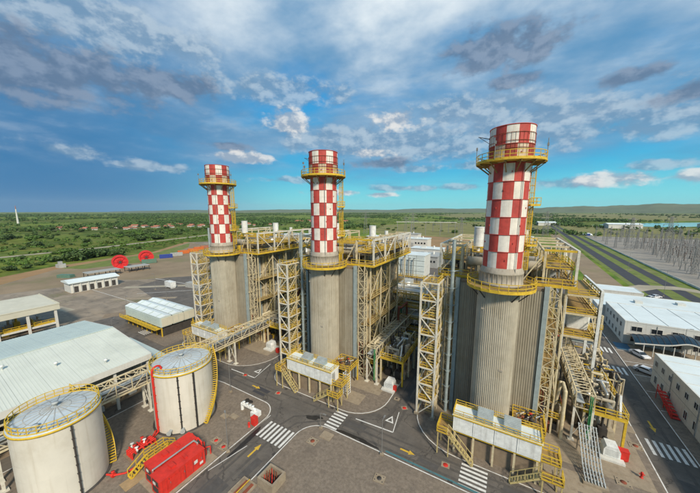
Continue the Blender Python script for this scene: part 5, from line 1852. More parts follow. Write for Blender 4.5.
for i in range(14):
    mb = MB().box(.0, -.09, 3.4, 1.5, -.01, 6.1)
    for k in range(6):
        mb.bar((.05, -.14, 3.6 + k * .42), (1.45, -.14, 3.6 + k * .42), .1, .12)
    o = inst(o, (.15 + i * 1.59, 0, 0)) if o else part(mb, 'louvre_panel', 'roof_blue', t, (.3, 0, 0))
o = None
for i in range(6):
    mb = MB().box(.01, 0, 3.4, .1, 1.6, 6.0)
    o = inst(o, (LX, .2 + i * 1.72, 0)) if o else part(mb, 'end_panel', 'cream_roof', t, (LX, .3, 0))
for i in range(8):
    for y in (.3, LY - .6):
        part(MB().box(-.14, -.14, .0, .14, .14, 3.2), 'leg', 'yellow', t, (.4 + i * (LX - .8) / 7, y, 0))
pl = part(MB().box(-.3, -1.8, 2.9, LX, -.1, 3.05), 'walkway', 'yellow', t)
part(MB().rail([(-.3, -1.75, 3.05), (LX, -1.75, 3.05)], 1, 1.8, .09), 'railing', 'yellow', pl)
part(MB().box(.5, .5, .1, LX - .5, LY - .6, 2.6), 'fan_deck', 'dark_metal', t)
t = thing('control_kiosk', 'small beige kiosk left of the louvred cooler', 'kiosk', (-117.5, 43, 0))
part(MB().box(0, 0, 0, 3, 6, 3), 'wall', 'cream_roof', t)
part(MB().box(-.2, -.2, 3, 3.2, 6.2, 3.2), 'roof', 'grating', t)
part(MB().box(3.01, 1, .1, 3.06, 2, 2.2).box(3.01, 3.2, 1, 3.06, 4.8, 2), 'door', 'dark_metal', t)
tag(part(MB().box(0, 0, .5, 5.5, 2.6, 3.2).box(.2, .2, 0, .8, 2.4, .5).box(4.7, .2, 0, 5.3, 2.4, .5), 'site_cabin', 'white_paint', None, (-150.5, 72.6, 0)), 'small white site cabin alone on the open yard', 'cabin')
tag(part(MB().box(0, 0, 0, 9, 3, 2.2).box(.3, .2, 2.2, 8.6, 2.8, 2.5), 'equipment_crate', 'wall_grey', None, (-142, 78, 0), .1), 'long grey crate right of the site cabin', 'crate')
tag(part(MB().box(0, 0, 0, 6, 3, 2.6).box(.3, .2, 2.6, 5.6, 2.8, 2.9), 'equipment_crate', 'white_paint', None, (-130, 84, 0), .1), 'white crate beside the far stair tower', 'crate')
tag(part(MB().prism([(0, 0), (4, .6), (5, 4), (1, 5)], 0, 2.4).box(1, 1, 2.4, 3, 3, 4.2), 'debris_pile', 'wall_grey', None, (-268, 62, 0)), 'small grey hut at the edge of the earth strip', 'hut')
tag(part(MB().box(0, 0, 0, 8, 3, 1.6).box(.2, .2, 1.6, 7.5, 2.8, 1.8), 'tarpaulin_stack', 'container_green', None, (-226, 52, 0), .5), 'low green tarpaulin stack by the yard edge', 'stack')


# red cable reels, standing upright
def reel(x, y, rz, r, lb):
    t = thing('cable_reel', lb, 'cable reel', (x, y, 0), rz, 'giant red cable reels')
    for s_ in (-1, 1):
        fl = MB()
        n = 28
        vs = []
        for rr in (r, r * .7, r * .6, r * .36):
            for i in range(n):
                a = 2 * PI * i / n
                vs.append((s_ * 2.0, rr * math.cos(a), r + rr * math.sin(a)))
        for rr in (r, r * .36):
            for i in range(n):
                a = 2 * PI * i / n
                vs.append((s_ * 1.6, rr * math.cos(a), r + rr * math.sin(a)))
        fs = []
        for i in range(n):
            j = (i + 1) % n
            for k in range(3):
                fs.append((k * n + i, k * n + j, (k + 1) * n + j, (k + 1) * n + i))
            fs.append((i, j, 4 * n + j, 4 * n + i))
            fs.append((4 * n + i, 4 * n + j, 5 * n + j, 5 * n + i))
        fl.add(vs, fs)
        f = part(fl, 'flange', 'drum_red', t)
        sp = MB()
        for i in range(8):
            a = 2 * PI * i / 8
            sp.bar((s_ * 2.1, r * .2 * math.cos(a), r + r * .2 * math.sin(a)), (s_ * 2.1, r * .95 * math.cos(a), r + r * .95 * math.sin(a)), .35, .3)
        part(sp, 'spoke', 'drum_red', f)
        rim = MB()
        for i in range(n):
            a, b = 2 * PI * i / n, 2 * PI * (i + 1) / n
            rim.bar((s_ * 2.2, r * .93 * math.cos(a), r + r * .93 * math.sin(a)), (s_ * 2.2, r * .93 * math.cos(b), r + r * .93 * math.sin(b)), .9, .8)
        part(rim, 'rim', 'drum_red', f)
    part(MB().tube((-1.6, 0, r), (1.6, 0, r), r * .62, 24), 'core', 'drum_red', t)
    part(MB().tube((-2.4, 0, r), (2.4, 0, r), r * .17, 14), 'hub', 'dark_metal', t)
    part(MB().box(-2.2, -r * .7, 0, 2.2, -r * .3, r * .22).box(-2.2, r * .3, 0, 2.2, r * .7, r * .22), 'cradle', 'wood', t)


reel(-229, 84.0, R(-18), 4.3, 'giant red reel standing nearer the long white building')
reel(-236, 103, R(-20), 4.5, 'giant red reel standing beside the containers')


def container(x, y, m, lb, rz=1.2, L=9.0):
    t = thing('shipping_container', lb, 'container', (x, y, 0), rz, 'containers beyond the yard')
    part(MB().box(0, 0, .1, L, 2.6, 3.0), 'body', m, t)
    mb = MB()
    for i in range(int(L / .6)):
        mb.box(.1 + i * .6, -.06, .3, .35 + i * .6, -.002, 2.8)
    part(mb, 'side_rib', m, t)
    part(MB().box(L + .002, .15, .3, L + .06, 1.25, 2.8).box(L + .002, 1.35, .3, L + .06, 2.45, 2.8), 'door', m, t)


for (x, y, m, lb) in ((-232, 98, 'container_green', 'dull green container nearest the second red reel'), (-246, 117, 'blue', 'dark blue container next to the green one'),
                      (-249, 127, 'wall_grey', 'grey container between blue and orange ones'), (-258, 138, 'orange', 'first orange container of the row'),
                      (-263, 150, 'orange', 'second orange container of the row'), (-270, 160, 'orange', 'third orange container of the row'), (-276, 171, 'tile_red', 'brick-red container near the far stair tower')):
    container(x, y, m, lb)

# ------------------------------------------------------------------ right side: offices
def window(parent, x, y, z, w_, h, face, m='glass'):
    """recessed looking window: frame proud of the wall, pane inside"""
    fr = MB()
    pn = MB()
    for (a0, b0, a1, b1) in ((-w_ / 2 - .08, -.08, w_ / 2 + .08, 0), (-w_ / 2 - .08, h, w_ / 2 + .08, h + .08), (-w_ / 2 - .08, 0, -w_ / 2, h), (w_ / 2, 0, w_ / 2 + .08, h), (-.03, 0, .03, h)):
        if face == 'w':
            fr.box(-.07, a0, b0, 0.0, a1, b1)
        else:
            fr.box(a0, -.07, b0, a1, 0.0, b1)
    if face == 'w':
        pn.box(-.03, -w_ / 2, 0, 0.02, w_ / 2, h)
    else:
        pn.box(-w_ / 2, -.03, 0, w_ / 2, 0.02, h)
    o = part(fr, 'window', 'wall_white', parent, (x, y, z))
    part(pn, 'pane', m, o)


def flat_building(name, lb, x0, y0, x1, y1, h, par=.35):
    t = thing(name, lb, 'building', (x0, y0, 0))
    W, L = x1 - x0, y1 - y0
    part(MB().box(0, 0, 0, W, L, h - .3), 'wall', 'wall_white', t)
    part(MB().box(.2, .2, h - .3, W - .2, L - .2, h - .05), 'roof', 'roof_white', t)
    part(MB().box(-.06, -.06, h - .3, W + .06, .2, h + par - .3).box(-.06, L - .2, h - .3, W + .06, L + .06, h + par - .3).box(-.06, .2, h - .3, .2, L - .2, h + par - .3).box(W - .2, .2, h - .3, W + .06, L - .2, h + par - .3), 'parapet', 'wall_white', t)
    return t


t = flat_building('office_building', 'white two-storey office with flat roof behind the dark curved canopy', 30.5, 107, 74, 127, 6.9)
for i in range(5):
    window(t, 0, 3 + i * 3.4, 4.3, 1.3, 1.3, 'w')
    window(t, 0, 3 + i * 3.4, 1.0, 1.2, 1.5, 'w')
for i in range(10):
    window(t, 2.6 + i * 4.1, 0, 4.2, 2.2, 1.3, 's')
    window(t, 2.6 + i * 4.1, 0, 1.0, 2.0, 1.4, 's')
for i in range(7):
    part(MB().bar((3 + i * 6, .3, 6.9), (3 + i * 6, 19.7, 6.9), .1, .08), 'roof_seam', 'wall_white', t)
for x in (6.7, 14.9, 23.1, 31.3):
    part(MB().box(x - .06, -.12, .1, x + .06, -.01, 6.4), 'downpipe', 'wall_grey', t)
t = flat_building('office_wing', 'lower white office wing joined behind the main office', 28.3, 127.1, 66, 147, 5.6)
for i in range(5):
    window(t, 0, 4 + i * 3.2, 3.2, 1.4, 1.2, 'w')
part(MB().box(-1.8, 1, 2.6, -.02, 6.5, 3.0).box(-1.7, 1.2, .1, -1.5, 1.4, 2.6).box(-1.7, 6, .1, -1.5, 6.2, 2.6), 'porch', 'wall_white', t)
part(MB().box(12, 8, 5.56, 14, 10, 6.4).box(24, 12, 5.56, 26, 14, 6.3), 'roof_unit', 'wall_white', t)
t = flat_building('annex_building', 'white two-storey annex at the right edge beside the road', 29.7, 46, 52, 84.6, 7.0)
for i in range(9):
    window(t, 0, 37 - i * 3.1, 4.6, 1.1, 1.1, 'w')
    if i != 3:
        window(t, 0, 36.4 - i * 3.1, 1.0, 1.0, 1.5, 'w')
for i in range(5):
    window(t, 3 + i * 4, 0, 4.3, 2, 1.2, 's')
for i in range(8):
    part(MB().bar((.4, 3 + i * 4.6, 7.0), (21.8, 3 + i * 4.6, 7.0), .1, .08), 'roof_seam', 'wall_white', t)
for y in (9.5, 20.5, 30.2):
    part(MB().box(-.12, y - .06, .1, -.01, y + .06, 6.5), 'downpipe', 'wall_grey', t)
part(MB().box(-.1, 14.2, 5.2, -.01, 19, 6.6), 'grille', 'wall_grey', t)
part(MB().box(-.04, 0.2, 3.4, -.005, 38.2, 3.48), 'string_course', 'wall_grey', t)
t = flat_building('guard_building', 'low white flat-roofed building beyond the office roofs', 31.5, 160, 50, 171, 4.0)
for i in range(6):
    window(t, 2 + i * 2.9, 0, 1.4, 1.8, 1.2, 's')
# red steps at the annex
t = thing('red_steps', 'red painted steel steps against the annex wall', 'steps', (28.3, 70.5, .1))
for i in range(8):
    part(MB().box(0, i * .85, 0.1 + i * .25, 1.2, i * .85 + .8, .18 + i * .25), 'tread', 'red', t)
part(MB().bar((0, 0, .1), (0, 6.8, 2.1), .08, .3).bar((0, 0, 1.1), (0, 6.8, 3.1), .1).bar((0, 0, .6), (0, 6.8, 2.6), .07).bar((0, 0, 0), (0, 0, 1.1), .09).bar((0, 3.4, 0), (0, 3.4, 2.1), .09).bar((0, 6.8, 0), (0, 6.8, 3.1), .09), 'railing', 'red', t)
# dark curved canopy
t = thing('entrance_canopy', 'dark blue wavy canopy on posts in front of the white office', 'canopy', (31.0, 100.0, .1))
n = 26
vs, vs2 = [], []
for i in range(n + 1):
    f = i / n
    x = 15.0 * f
    z = 3.1 + 1.15 * math.sin(PI * min(1, f * 1.15) * .5) + .95 * math.exp(-((f - .66) / .16) ** 2) - 1.3 * max(0, f - .8) / .2
    for k in range(7):
        g = k / 6
        y = 6.6 * g
        zz = z + .9 * math.sin(PI * g)
        vs.append((x, y, zz))
        vs2.append((x, y, zz - .08))
fs = [(i * 7 + k, (i + 1) * 7 + k, (i + 1) * 7 + k + 1, i * 7 + k + 1) for i in range(n) for k in range(6)]
mb = MB().add(vs, fs, True)
mb.add(vs2, [tuple(reversed(f)) for f in fs], True)
part(mb, 'roof_glass', 'navy_glass', t)
for i in range(0, n, 2):
    mb = MB()
    for k in range(6):
        a, b = vs[i * 7 + k], vs[i * 7 + k + 1]
        mb.bar((a[0], a[1], a[2] + .03), (b[0], b[1], b[2] + .03), .09)
    part(mb, 'rib', 'dark_metal', t)
mb = MB()
for i in range(n):
    a, b = vs[i * 7], vs[(i + 1) * 7]
    mb.bar((a[0], a[1] - .05, a[2] - .15), (b[0], b[1] - .05, b[2] - .15), .12, .3)
part(mb, 'edge_beam', 'wall_white', t)
for i in range(1, 8):
    part(MB().tube((15.0 * i / 8, .15, 0), (15.0 * i / 8, .15, 3.4), .11, 8).tube((15.0 * i / 8, 6.4, 0), (15.0 * i / 8, 6.4, 3.4), .11, 8), 'post', 'wall_white', t)
part(MB().box(.4, .1, .01, 14.6, 6.2, .06), 'walk', 'concrete', t)


# cars
def make_car(m='car_white'):
    t = thing('parked_car', '', 'car', (0, 0, 0), 0, 'parked white cars')
    prof = [(-2.15, .35), (2.1, .35), (2.18, .62), (2.05, .82), (1.15, .95), (-1.9, 1.0), (-2.2, .9)]
    top = [(1.15, .95), (.45, 1.42), (-1.0, 1.46), (-1.75, 1.0)]
    mb = MB()
    n = len(prof)
    vs = [(x, -.86, z) for x, z in prof] + [(x, .86, z) for x, z in prof]
    mb.add(vs, [tuple(range(n)), tuple(reversed(range(n, 2 * n)))] + [(i, n + i, n + (i + 1) % n, (i + 1) % n) for i in range(n)])
    b = part(mb, 'body', m, t)
    mb = MB()
    vs = [(x, -.84 if z < 1.1 else -.66, z) for x, z in top] + [(x, .84 if z < 1.1 else .66, z) for x, z in top]
    mb.add(vs, [(0, 1, 2, 3), (7, 6, 5, 4), (1, 5, 6, 2)])
    part(mb, 'cabin', m, t)
    part(MB().add([(1.15, -.80, .955), (1.15, .80, .955), (.47, .62, 1.41), (.47, -.62, 1.41)], [(0, 1, 2, 3)]).add([(vs[0][0], vs[0][1], vs[0][2]), (vs[0][0], -vs[0][1], vs[0][2]), (vs[1][0], -vs[1][1], vs[1][2]), (vs[1][0], vs[1][1], vs[1][2])], [(0, 1, 2, 3)]), 'windscreen', 'glass', t)
    part(MB().add([(-1.75, -.8, 1.0), (-1.75, .8, 1.0), (-1.0, .64, 1.46), (-1.0, -.64, 1.46)], [(3, 2, 1, 0)]), 'rear_window', 'glass', t)
    for s_ in (-1, 1):
        part(MB().add([(.95, s_ * .835, 1.0), (.36, s_ * .705, 1.36), (-.9, s_ * .70, 1.39), (-1.5, s_ * .835, 1.03)], [(0, 1, 2, 3) if s_ < 0 else (3, 2, 1, 0)]), 'side_window', 'glass', t)
        part(MB().box(2.06, s_ * .55 - .18, .62, 2.17, s_ * .55 + .18, .78), 'headlight', 'paint_white', t)
        part(MB().box(-2.2, s_ * .6 - .15, .7, -2.12, s_ * .6 + .15, .88), 'tail_light', 'red', t)
    for x in (-1.35, 1.35):
        for s_ in (-1, 1):
            wl = part(MB().tube((x, s_ * .68, .33), (x, s_ * .9, .33), .33, 14), 'wheel', 'rubber', t)
            part(MB().tube((x, s_ * .9, .33), (x, s_ * .915, .33), .2, 10), 'rim', 'galv', wl)
    return t


c0 = make_car()
c0.location = (31.9, 98.8, .1)
c0.rotation_euler = (0, 0, R(-62))
c0['label'] = 'white car parked next to the dark canopy'
dup(c0, (30.3, 88.8, .1), 'white car parked between the canopy and the annex', R(-35))
dup(c0, (57.5, 172, .02), 'white car parked near the avenue, behind the office roofs', R(40), 1.1)
dup(c0, (55.0, 168.5, .02), 'white car alongside the one by the avenue', R(40), 1.1)
# ------------------------------------------------------------------ behind the boilers
# main pipe rack running across, with three tiers of pipes
t = thing('pipe_rack', 'long three-tier steel pipe rack crossing behind all three boilers', 'pipe rack', (0, 0, 0))
RX0, RX1, RY0, RY1 = -92, 20, 84, 90
o = None
nb = 18
for i in range(nb + 1):
    x = RX0 + (RX1 - RX0) * i / nb
    mb = MB()
    for y in (RY0, RY1):
        mb.box(-.18, y - .18, 0.1, .18, y + .18, 14)
    for z in (6, 9.5, 13):
        mb.box(-.15, RY0, z - .2, .15, RY1, z + .1)
    o = inst(o, (x, 0, 0)) if o else part(mb, 'portal', 'cream_steel', t, (x, 0, 0))
for y in (RY0, RY1):
    for z in (7.8, 11.3, 14):
        part(MB().box(RX0, y - .12, z - .15, RX1, y + .12, z + .15), 'stringer', 'cream_steel', t)
q = random.Random(8)
for z in (6.3, 9.8, 13.3):
    for k in range(8):
        y = RY0 + .5 + k * .7
        r = q.choice((.1, .15, .2, .28))
        part(MB().tube((RX0, y, z + r), (RX1, y, z + r), r, 8), 'pipe', q.choice(('pipe_tan', 'pipe_silver', 'bluegrey_steel', 'dark_metal', 'wall_white')), t)
for i in range(12):
    x = RX0 + 5 + i * 9.1
    part(MB().bar((x, RY0, 6.2), (x + 5, RY0, 13.8), .14), 'brace', 'cream_steel', t)
pl = part(MB().box(RX0, RY0 - 1.2, 10.9, RX1, RY0 - .3, 11.0), 'walkway', 'grating', t)
part(MB().rail([(RX0, RY0 - 1.2, 11), (RX1, RY0 - 1.2, 11)], 1.05, 2, .09), 'railing', 'yellow', pl)


# air intake filter house and turbine enclosure of each unit
def make_intake():
    t = thing('intake_filter_house', '', 'filter house', (0, 0, 0), 0, 'white louvred air intakes')
    X, Y, z0, z1 = 17, 9, 11.4, 20.2
    part(MB().box(0, .3, z0, X, Y, z1), 'body', 'wall_white', t)
    o = None
    for i in range(5):
        for k in range(4):
            mb = MB().box(.08, -.06, .08, X / 5 - .08, .28, (z1 - z0) / 4 - .08)
            for s_ in range(4):
                mb.bar((.1, -.12, .3 + s_ * .5), (X / 5 - .1, -.12, .3 + s_ * .5), .1, .16)
            o = inst(o, (i * X / 5, 0, z0 + k * (z1 - z0) / 4)) if o else part(mb, 'louvre_panel', 'roof_white', t, (i * X / 5, 0, z0 + k * (z1 - z0) / 4))
    part(MB().box(-.2, -.2, z1, X + .2, Y + .2, z1 + .25), 'roof', 'roof_white', t)
    for x in (.4, X * .35, X * .68, X - .4):
        for y in (.6, Y - .4):
            part(MB().box(-.22, -.22, .1, .22, .22, z0), 'leg', 'cream_steel', t, (x, y, 0))
    part(MB().bar((.4, .5, 1), (X * .35, .5, z0 - .3), .2).bar((X - .4, .5, 1), (X * .68, .5, z0 - .3), .2), 'brace', 'cream_steel', t)
    pl = part(MB().box(-1.2, -1.6, z0 - .2, X + 1.2, -.2, z0), 'walkway', 'grating', t)
    part(MB().rail([(-1.2, -1.6, z0), (X + 1.2, -1.6, z0)], 1.1, 1.8, .1), 'railing', 'yellow', pl)
    for x in (8.2, 10.8, 12.6):
        part(MB().path([(x, -1.0, z0 - 4), (x, -1.0, z1 - 1.2), (x + .8, -1.0, z1 - 1.2)], .2, 8), 'vent_pipe', 'pipe_silver', t)
    return t


f0 = make_intake()
LB = ('white louvred air intake house behind the nearest boiler', 'white louvred air intake house visible between middle and nearest units', 'white louvred air intake house behind the farthest boiler')
for k in range(3):
    loc = (UX[k] - 8.4 + (0, -2.6, 0)[k], 112, 0)
    if k == 0:
        f0.location = loc
        f0['label'] = LB[0]
    else:
        dup(f0, loc, LB[k])


def make_hall():
    t = thing('turbine_enclosure', '', 'turbine enclosure', (0, 0, 0), 0, 'grey turbine enclosures')
    part(MB().box(0, 0, .1, 13, 17, 8.5), 'wall', 'wall_grey', t)
    part(MB().box(-.2, -.2, 8.5, 13.2, 17.2, 8.8), 'roof', 'wall_white', t)
    for i in range(6):
        part(MB().box(-.08, 0, .3, -.002, .35, 8.2).box(13.002, 0, .3, 13.08, .35, 8.2), 'pilaster', 'wall_white', t, (0, 1 + i * 3, 0))
    part(MB().lathe([(1.2, 8.8), (1.2, 12.5), (1.0, 12.6), (0, 12.6)], 16, (4, 6, 0)).lathe([(.8, 8.8), (.8, 11.2), (0, 11.3)], 16, (9, 9, 0)), 'roof_vent', 'white_paint', t)
    part(MB().box(5, 12, 8.8, 9, 16, 11), 'roof_unit', 'grey_steel', t)
    part(MB().rail([(0, 0, 8.8), (13, 0, 8.8), (13, 17, 8.8), (0, 17, 8.8)], 1.1, 2, .1, True), 'railing', 'yellow', t)
    return t


h0 = make_hall()
LB = ('grey box turbine enclosure behind the nearest boiler', 'grey box turbine enclosure behind the middle boiler', 'grey box turbine enclosure behind the farthest boiler')
for k in range(3):
    loc = (UX[k] - 6.5, 93.5, 0)
    if k == 0:
        h0.location = loc
        h0['label'] = LB[0]
    else:
        dup(h0, loc, LB[k])
# clutter between units, at ground level behind the bridges
q = random.Random(77)
names = ('pump', 'tank_vessel', 'switch_cabinet')
labels = {}
for k, x0 in enumerate((-50, -15.5)):
    for i in range(16):
        x, y = x0 + q.uniform(-1.5, 5.5) + (4 if k == 0 else -10), q.uniform(66, 82)
        s_ = q.uniform(.6, 1.3)
        kd = i % 3
        if kd == 0:
            mb = MB().tube((0, -s_ * 1.4, s_ + .4), (0, s_ * 1.4, s_ + .4), s_ * .7, 12).box(-s_ * .8, -s_, .1, s_ * .8, s_, s_ * .6)
            m, nm, lb, ct = 'pipe_silver', 'pump', 'horizontal pump on a plinth between the boilers', 'pump'
        elif kd == 1:
            mb = MB().lathe([(s_ * .8, .1), (s_ * .8, 3 * s_), (s_ * .4, 3.5 * s_), (0, 3.6 * s_)], 14)
            m, nm, lb, ct = 'pipe_tan', 'vessel', 'small upright vessel between the boilers', 'vessel'
        else:
            mb = MB().box(-s_, -s_ * .6, .1, s_, s_ * .6, 2.2 * s_).box(-s_ * 1.05, -s_ * .65, 2.2 * s_, s_ * 1.05, s_ * .65, 2.3 * s_)
            m, nm, lb, ct = 'grey_steel', 'switch_cabinet', 'grey switch cabinet between the boilers', 'cabinet'
        tag(part(mb, nm, m, None, (x, y, .05)), lb, ct, 'plant items between the boilers')

# cross racks filling the gaps between the units
for (x0, x1, lb) in ((-29.5, -12.5, 'stacked cross rack of pipes and yellow walkways between middle and nearest boilers'), (-64.5, -47.5, 'stacked cross rack of pipes and yellow walkways between far and middle boilers')):
    t = thing('cross_rack', lb, 'pipe rack', (x0, 76.5, .1), 0, 'cross racks between the boilers')
    W = x1 - x0
    legs(t, 'post', 'cream_steel', [(i * W / 4, y) for i in range(5) for y in (0, 4)], 15, 0, .14)
    for z in (4.2, 7.6, 11, 14.6):
        for y in (0, 4):
            part(MB().box(0, y - .1, z - .15, W, y + .1, z + .15), 'beam', 'cream_steel', t)
        for k in range(6):
            r = q.choice((.12, .16, .22, .34))
            part(MB().tube((-1, .5 + k * .6, z + .15 + r), (W + 1, .5 + k * .6, z + .15 + r), r, 8), 'pipe', q.choice(('pipe_tan', 'pipe_silver', 'wall_white', 'pipe_silver', 'dark_metal', 'yellow')), t)
        wk = part(MB().box(0, -1.2, z - .1, W, -.15, z), 'walkway', 'grating', t)
        part(MB().rail([(0, -1.2, z), (W, -1.2, z)], 1.0, 1.5, .08), 'railing', 'yellow', wk)
    for i in range(4):
        part(MB().bar((i * W / 4, -.1, .2 if i % 2 else 4), ((i + 1) * W / 4, -.1, 4 if i % 2 else .2), .12), 'brace', 'cream_steel', t)
    for i in range(14):
        x = q.uniform(0, W)
        h = q.uniform(5, 16)
        part(MB().path([(x, -.6, q.uniform(0, 4)), (x, -.6, h), (x, 3, h)], q.choice((.1, .15, .25)), 7), 'drop_pipe', q.choice(('pipe_tan', 'pipe_silver', 'green_pipe', 'cream_steel')), t)
    for i in range(9):
        x = q.uniform(.5, W - .5)
        a = q.uniform(.5, 1.1)
        part(MB().box(x - a, -3.4, 0, x + a, -2.0, q.uniform(1, 3.2)).tube((x, -2.7, 1), (x, -2.7, 4), .15, 7), 'equipment_unit', q.choice(('white_paint', 'grey_steel', 'yellow', 'pipe_tan')), t)

# steel access gantry right of the nearest boiler
t = thing('access_gantry', 'tall steel gantry with yellow walkways right of the nearest boiler', 'gantry', (0, 0, 0))
for x in (10.9, 16.6):
    for y in (72, 80, 88):
        part(MB().box(-.25, -.25, .1, .25, .25, 22.2 if x > 12 else 20.5), 'column', 'white_paint', t, (x, y, 0))
for z in (12, 17, 21):
    for y in (72, 80, 88):
        part(MB().box(11.1, -.14, -.2, 16.4, .14, .14), 'beam', 'cream_steel', t, (0, y, z))
    dk = part(MB().box(11.2, 72.2, z + .15, 16.3, 87.8, z + .27), 'deck', 'grating', t)
    part(MB().rail([(16.3, 72.2, z + .27), (16.3, 87.8, z + .27)], 1.1, 1.8, .1).rail([(11.2, 72.2, z + .27), (16.3, 72.2, z + .27)], 1.1, 1.6, .1), 'railing', 'yellow', dk)
    part(MB().box(16.35, 72.2, -.2, 16.85, 87.8, .13), 'side_beam', 'cream_steel', t, (0, 0, z))
part(MB().box(16.4, 71.8, 22.2, 16.8, 88.2, 22.6), 'side_beam', 'white_paint', t)
for i in range(2):
    part(MB().bar((16.6, 72 + 8 * i, 12), (16.6, 80 + 8 * i, 17), .15), 'brace', 'cream_steel', t)
tag(part(MB().box(0, 0, 0, 3.6, 7, 3.4).box(-.15, -.15, 3.4, 3.75, 7.15, 3.65).box(3.602, 1, .3, 3.66, 2, 2.3), 'switch_room', 'white_paint', None, (12.4, 76.8, 12.3)), 'white switch room on the gantry right of the nearest boiler', 'cabin')
tag(part(MB().box(0, 0, .1, 3.4, 9, 3.2).box(-.15, -.15, 3.2, 3.55, 9.15, 3.5), 'switch_room', 'roof_white', None, (13.2, 104, 0)), 'white-roofed switch room beside the right-hand road', 'cabin')
# side steelwork right of the nearest boiler between bridge and road
q = random.Random(15)
t = thing('pipe_bank', 'dense bank of tan and silver pipes behind the near pump deck', 'pipe bank', (13.6, 68.5, .1))
for i in range(80):
    x, y = q.uniform(.2, 6.6), q.uniform(0, 14)
    h = q.uniform(1, 6.8)
    L = q.uniform(-5, 5)
    y2 = min(15, max(0, y + L))
    part(MB().path([(x, y, 0), (x, y, h), (x, y2, h), (min(7, x + q.uniform(0, 2)), y2, h), (min(7, x + .5), y2, 0)], q.choice((.1, .15, .22, .3)), 7), 'pipe', q.choice(('pipe_tan', 'pipe_silver', 'pipe_tan', 'cream_steel', 'dark_metal')), t)
for i in range(4):
    part(MB().box(.1, -.1, 0, .3, .1, 5.8).box(6.7, -.1, 0, 6.9, .1, 5.8).box(.1, -.1, 5.6, 6.9, .1, 5.8), 'portal', 'yellow' if i % 2 else 'cream_steel', t, (0, .5 + i * 4.6, 0))

# far plant buildings
FB = [(-262, 268, 42, 24, 9, 'roof_white', 'wide low white shed beyond the far chimney'), (-238, 300, 16, 14, 15, 'roof_white', 'tall white block beyond the far boiler'),
      (-212, 312, 12, 10, 13, 'wall_white', 'second white block beyond the far boiler'), (-196, 252, 26, 20, 8, 'wall_grey', 'grey flat shed beyond the far boiler roof'),
      (-150, 300, 20, 16, 9, 'roof_white', 'white shed left of the middle chimney'), (-160, 235, 34, 14, 6, 'wall_white', 'long low white building between far and middle chimneys'),
      (-118, 320, 24, 14, 12, 'wall_white', 'pale block just right of the middle chimney'), (-96, 286, 22, 16, 10, 'roof_white', 'white shed behind the middle boiler roof'),
      (-122, 246, 18, 16, 7, 'wall_grey', 'grey shed behind the middle chimney'), (-75, 236, 26, 14, 7, 'roof_white', 'white-roofed shed behind the middle intake'),
      (-58, 190, 16, 20, 8, 'wall_grey', 'grey block between middle and nearest units'), (-20, 215, 14, 22, 9, 'wall_white', 'pale block behind the nearest stair tower'),
      (-130, 170, 30, 18, 9, 'roof_white', 'white-roofed workshop behind the far boiler'), (-95, 165, 24, 16, 11, 'wall_white', 'pale workshop behind the middle boiler'),
      (0, 178, 16, 22, 8, 'wall_grey', 'grey block behind the nearest chimney')]
for (x, y, W, L, h, m, lb) in FB:
    t = thing('plant_building', lb, 'building', (x, y, 0), 0, 'plant buildings behind the boilers')
    part(MB().box(0, 0, 0, W, L, h - .6), 'wall', 'wall_white' if m != 'wall_grey' else 'wall_grey', t)
    part(MB().box(-.4, -.4, h - .6, W + .4, L + .4, h), 'roof', 'roof_white' if m == 'roof_white' else 'wall_grey', t)
    part(MB().box(W * .2, -.08, .3, W * .35, -.004, h * .55), 'door', 'wall_grey' if m != 'wall_grey' else 'dark_metal', t)
    for i in range(4):
        part(MB().box(W * (.42 + i * .14), -.08, h * .45, W * (.5 + i * .14), -.004, h * .62), 'window', 'glass', t)
    part(MB().box(W * .3, L * .3, h, W * .45, L * .5, h + 1.4).lathe([(.7, h), (.7, h + 1.8), (0, h + 2)], 10, (W * .7, L * .5, 0)), 'roof_unit', 'wall_white', t)
for (x, y, r, h, lb) in ((-104, 212, 5, 10, 'white upright tank left of the white intake'), (-91, 216, 4, 8, 'smaller white upright tank next to it'), (-38, 250, 5, 9, 'white upright tank behind the nearest stair tower'), (-170, 205, 6, 9, 'white upright tank between far and middle chimneys')):
    t = thing('vertical_tank', lb, 'tank', (x, y, 0), 0, 'distant upright tanks')
    part(MB().lathe([(r, 0), (r, h)], 28), 'shell', 'white_paint', t)
    part(MB().lathe([(r + .1, h), (r * .5, h + .5), (0, h + .7)], 28), 'roof', 'roof_white', t)


# transformers and bays between the pipe rack and intake
def trafo(x, y, lb):
    t = thing('transformer', lb, 'transformer', (x, y, .1), 0, 'grey transformers')
    part(MB().box(0, 0, .4, 5, 3, 3.6), 'tank', 'grey_steel', t)
    for i in range(8):
        part(MB().box(.2 + i * .6, -.9, .8, .35 + i * .6, -.05, 3.2), 'radiator', 'grey_steel', t)
    for i in range(3):
        part(MB().tube((1 + i * 1.5, 1.5, 3.6), (1 + i * 1.5, 1.5, 5.6), .22, 8, .08), 'bushing', 'rebar', t)
    part(MB().tube((.6, 2.4, 4.4), (4.4, 2.4, 4.4), .5, 12), 'conservator', 'grey_steel', t)


trafo(-25, 138, 'grey transformer behind the white intake house, right of centre')
trafo(-58, 138, 'grey transformer left of the white intake house')
trafo(-22, 100, 'grey transformer just behind the pipe rack')


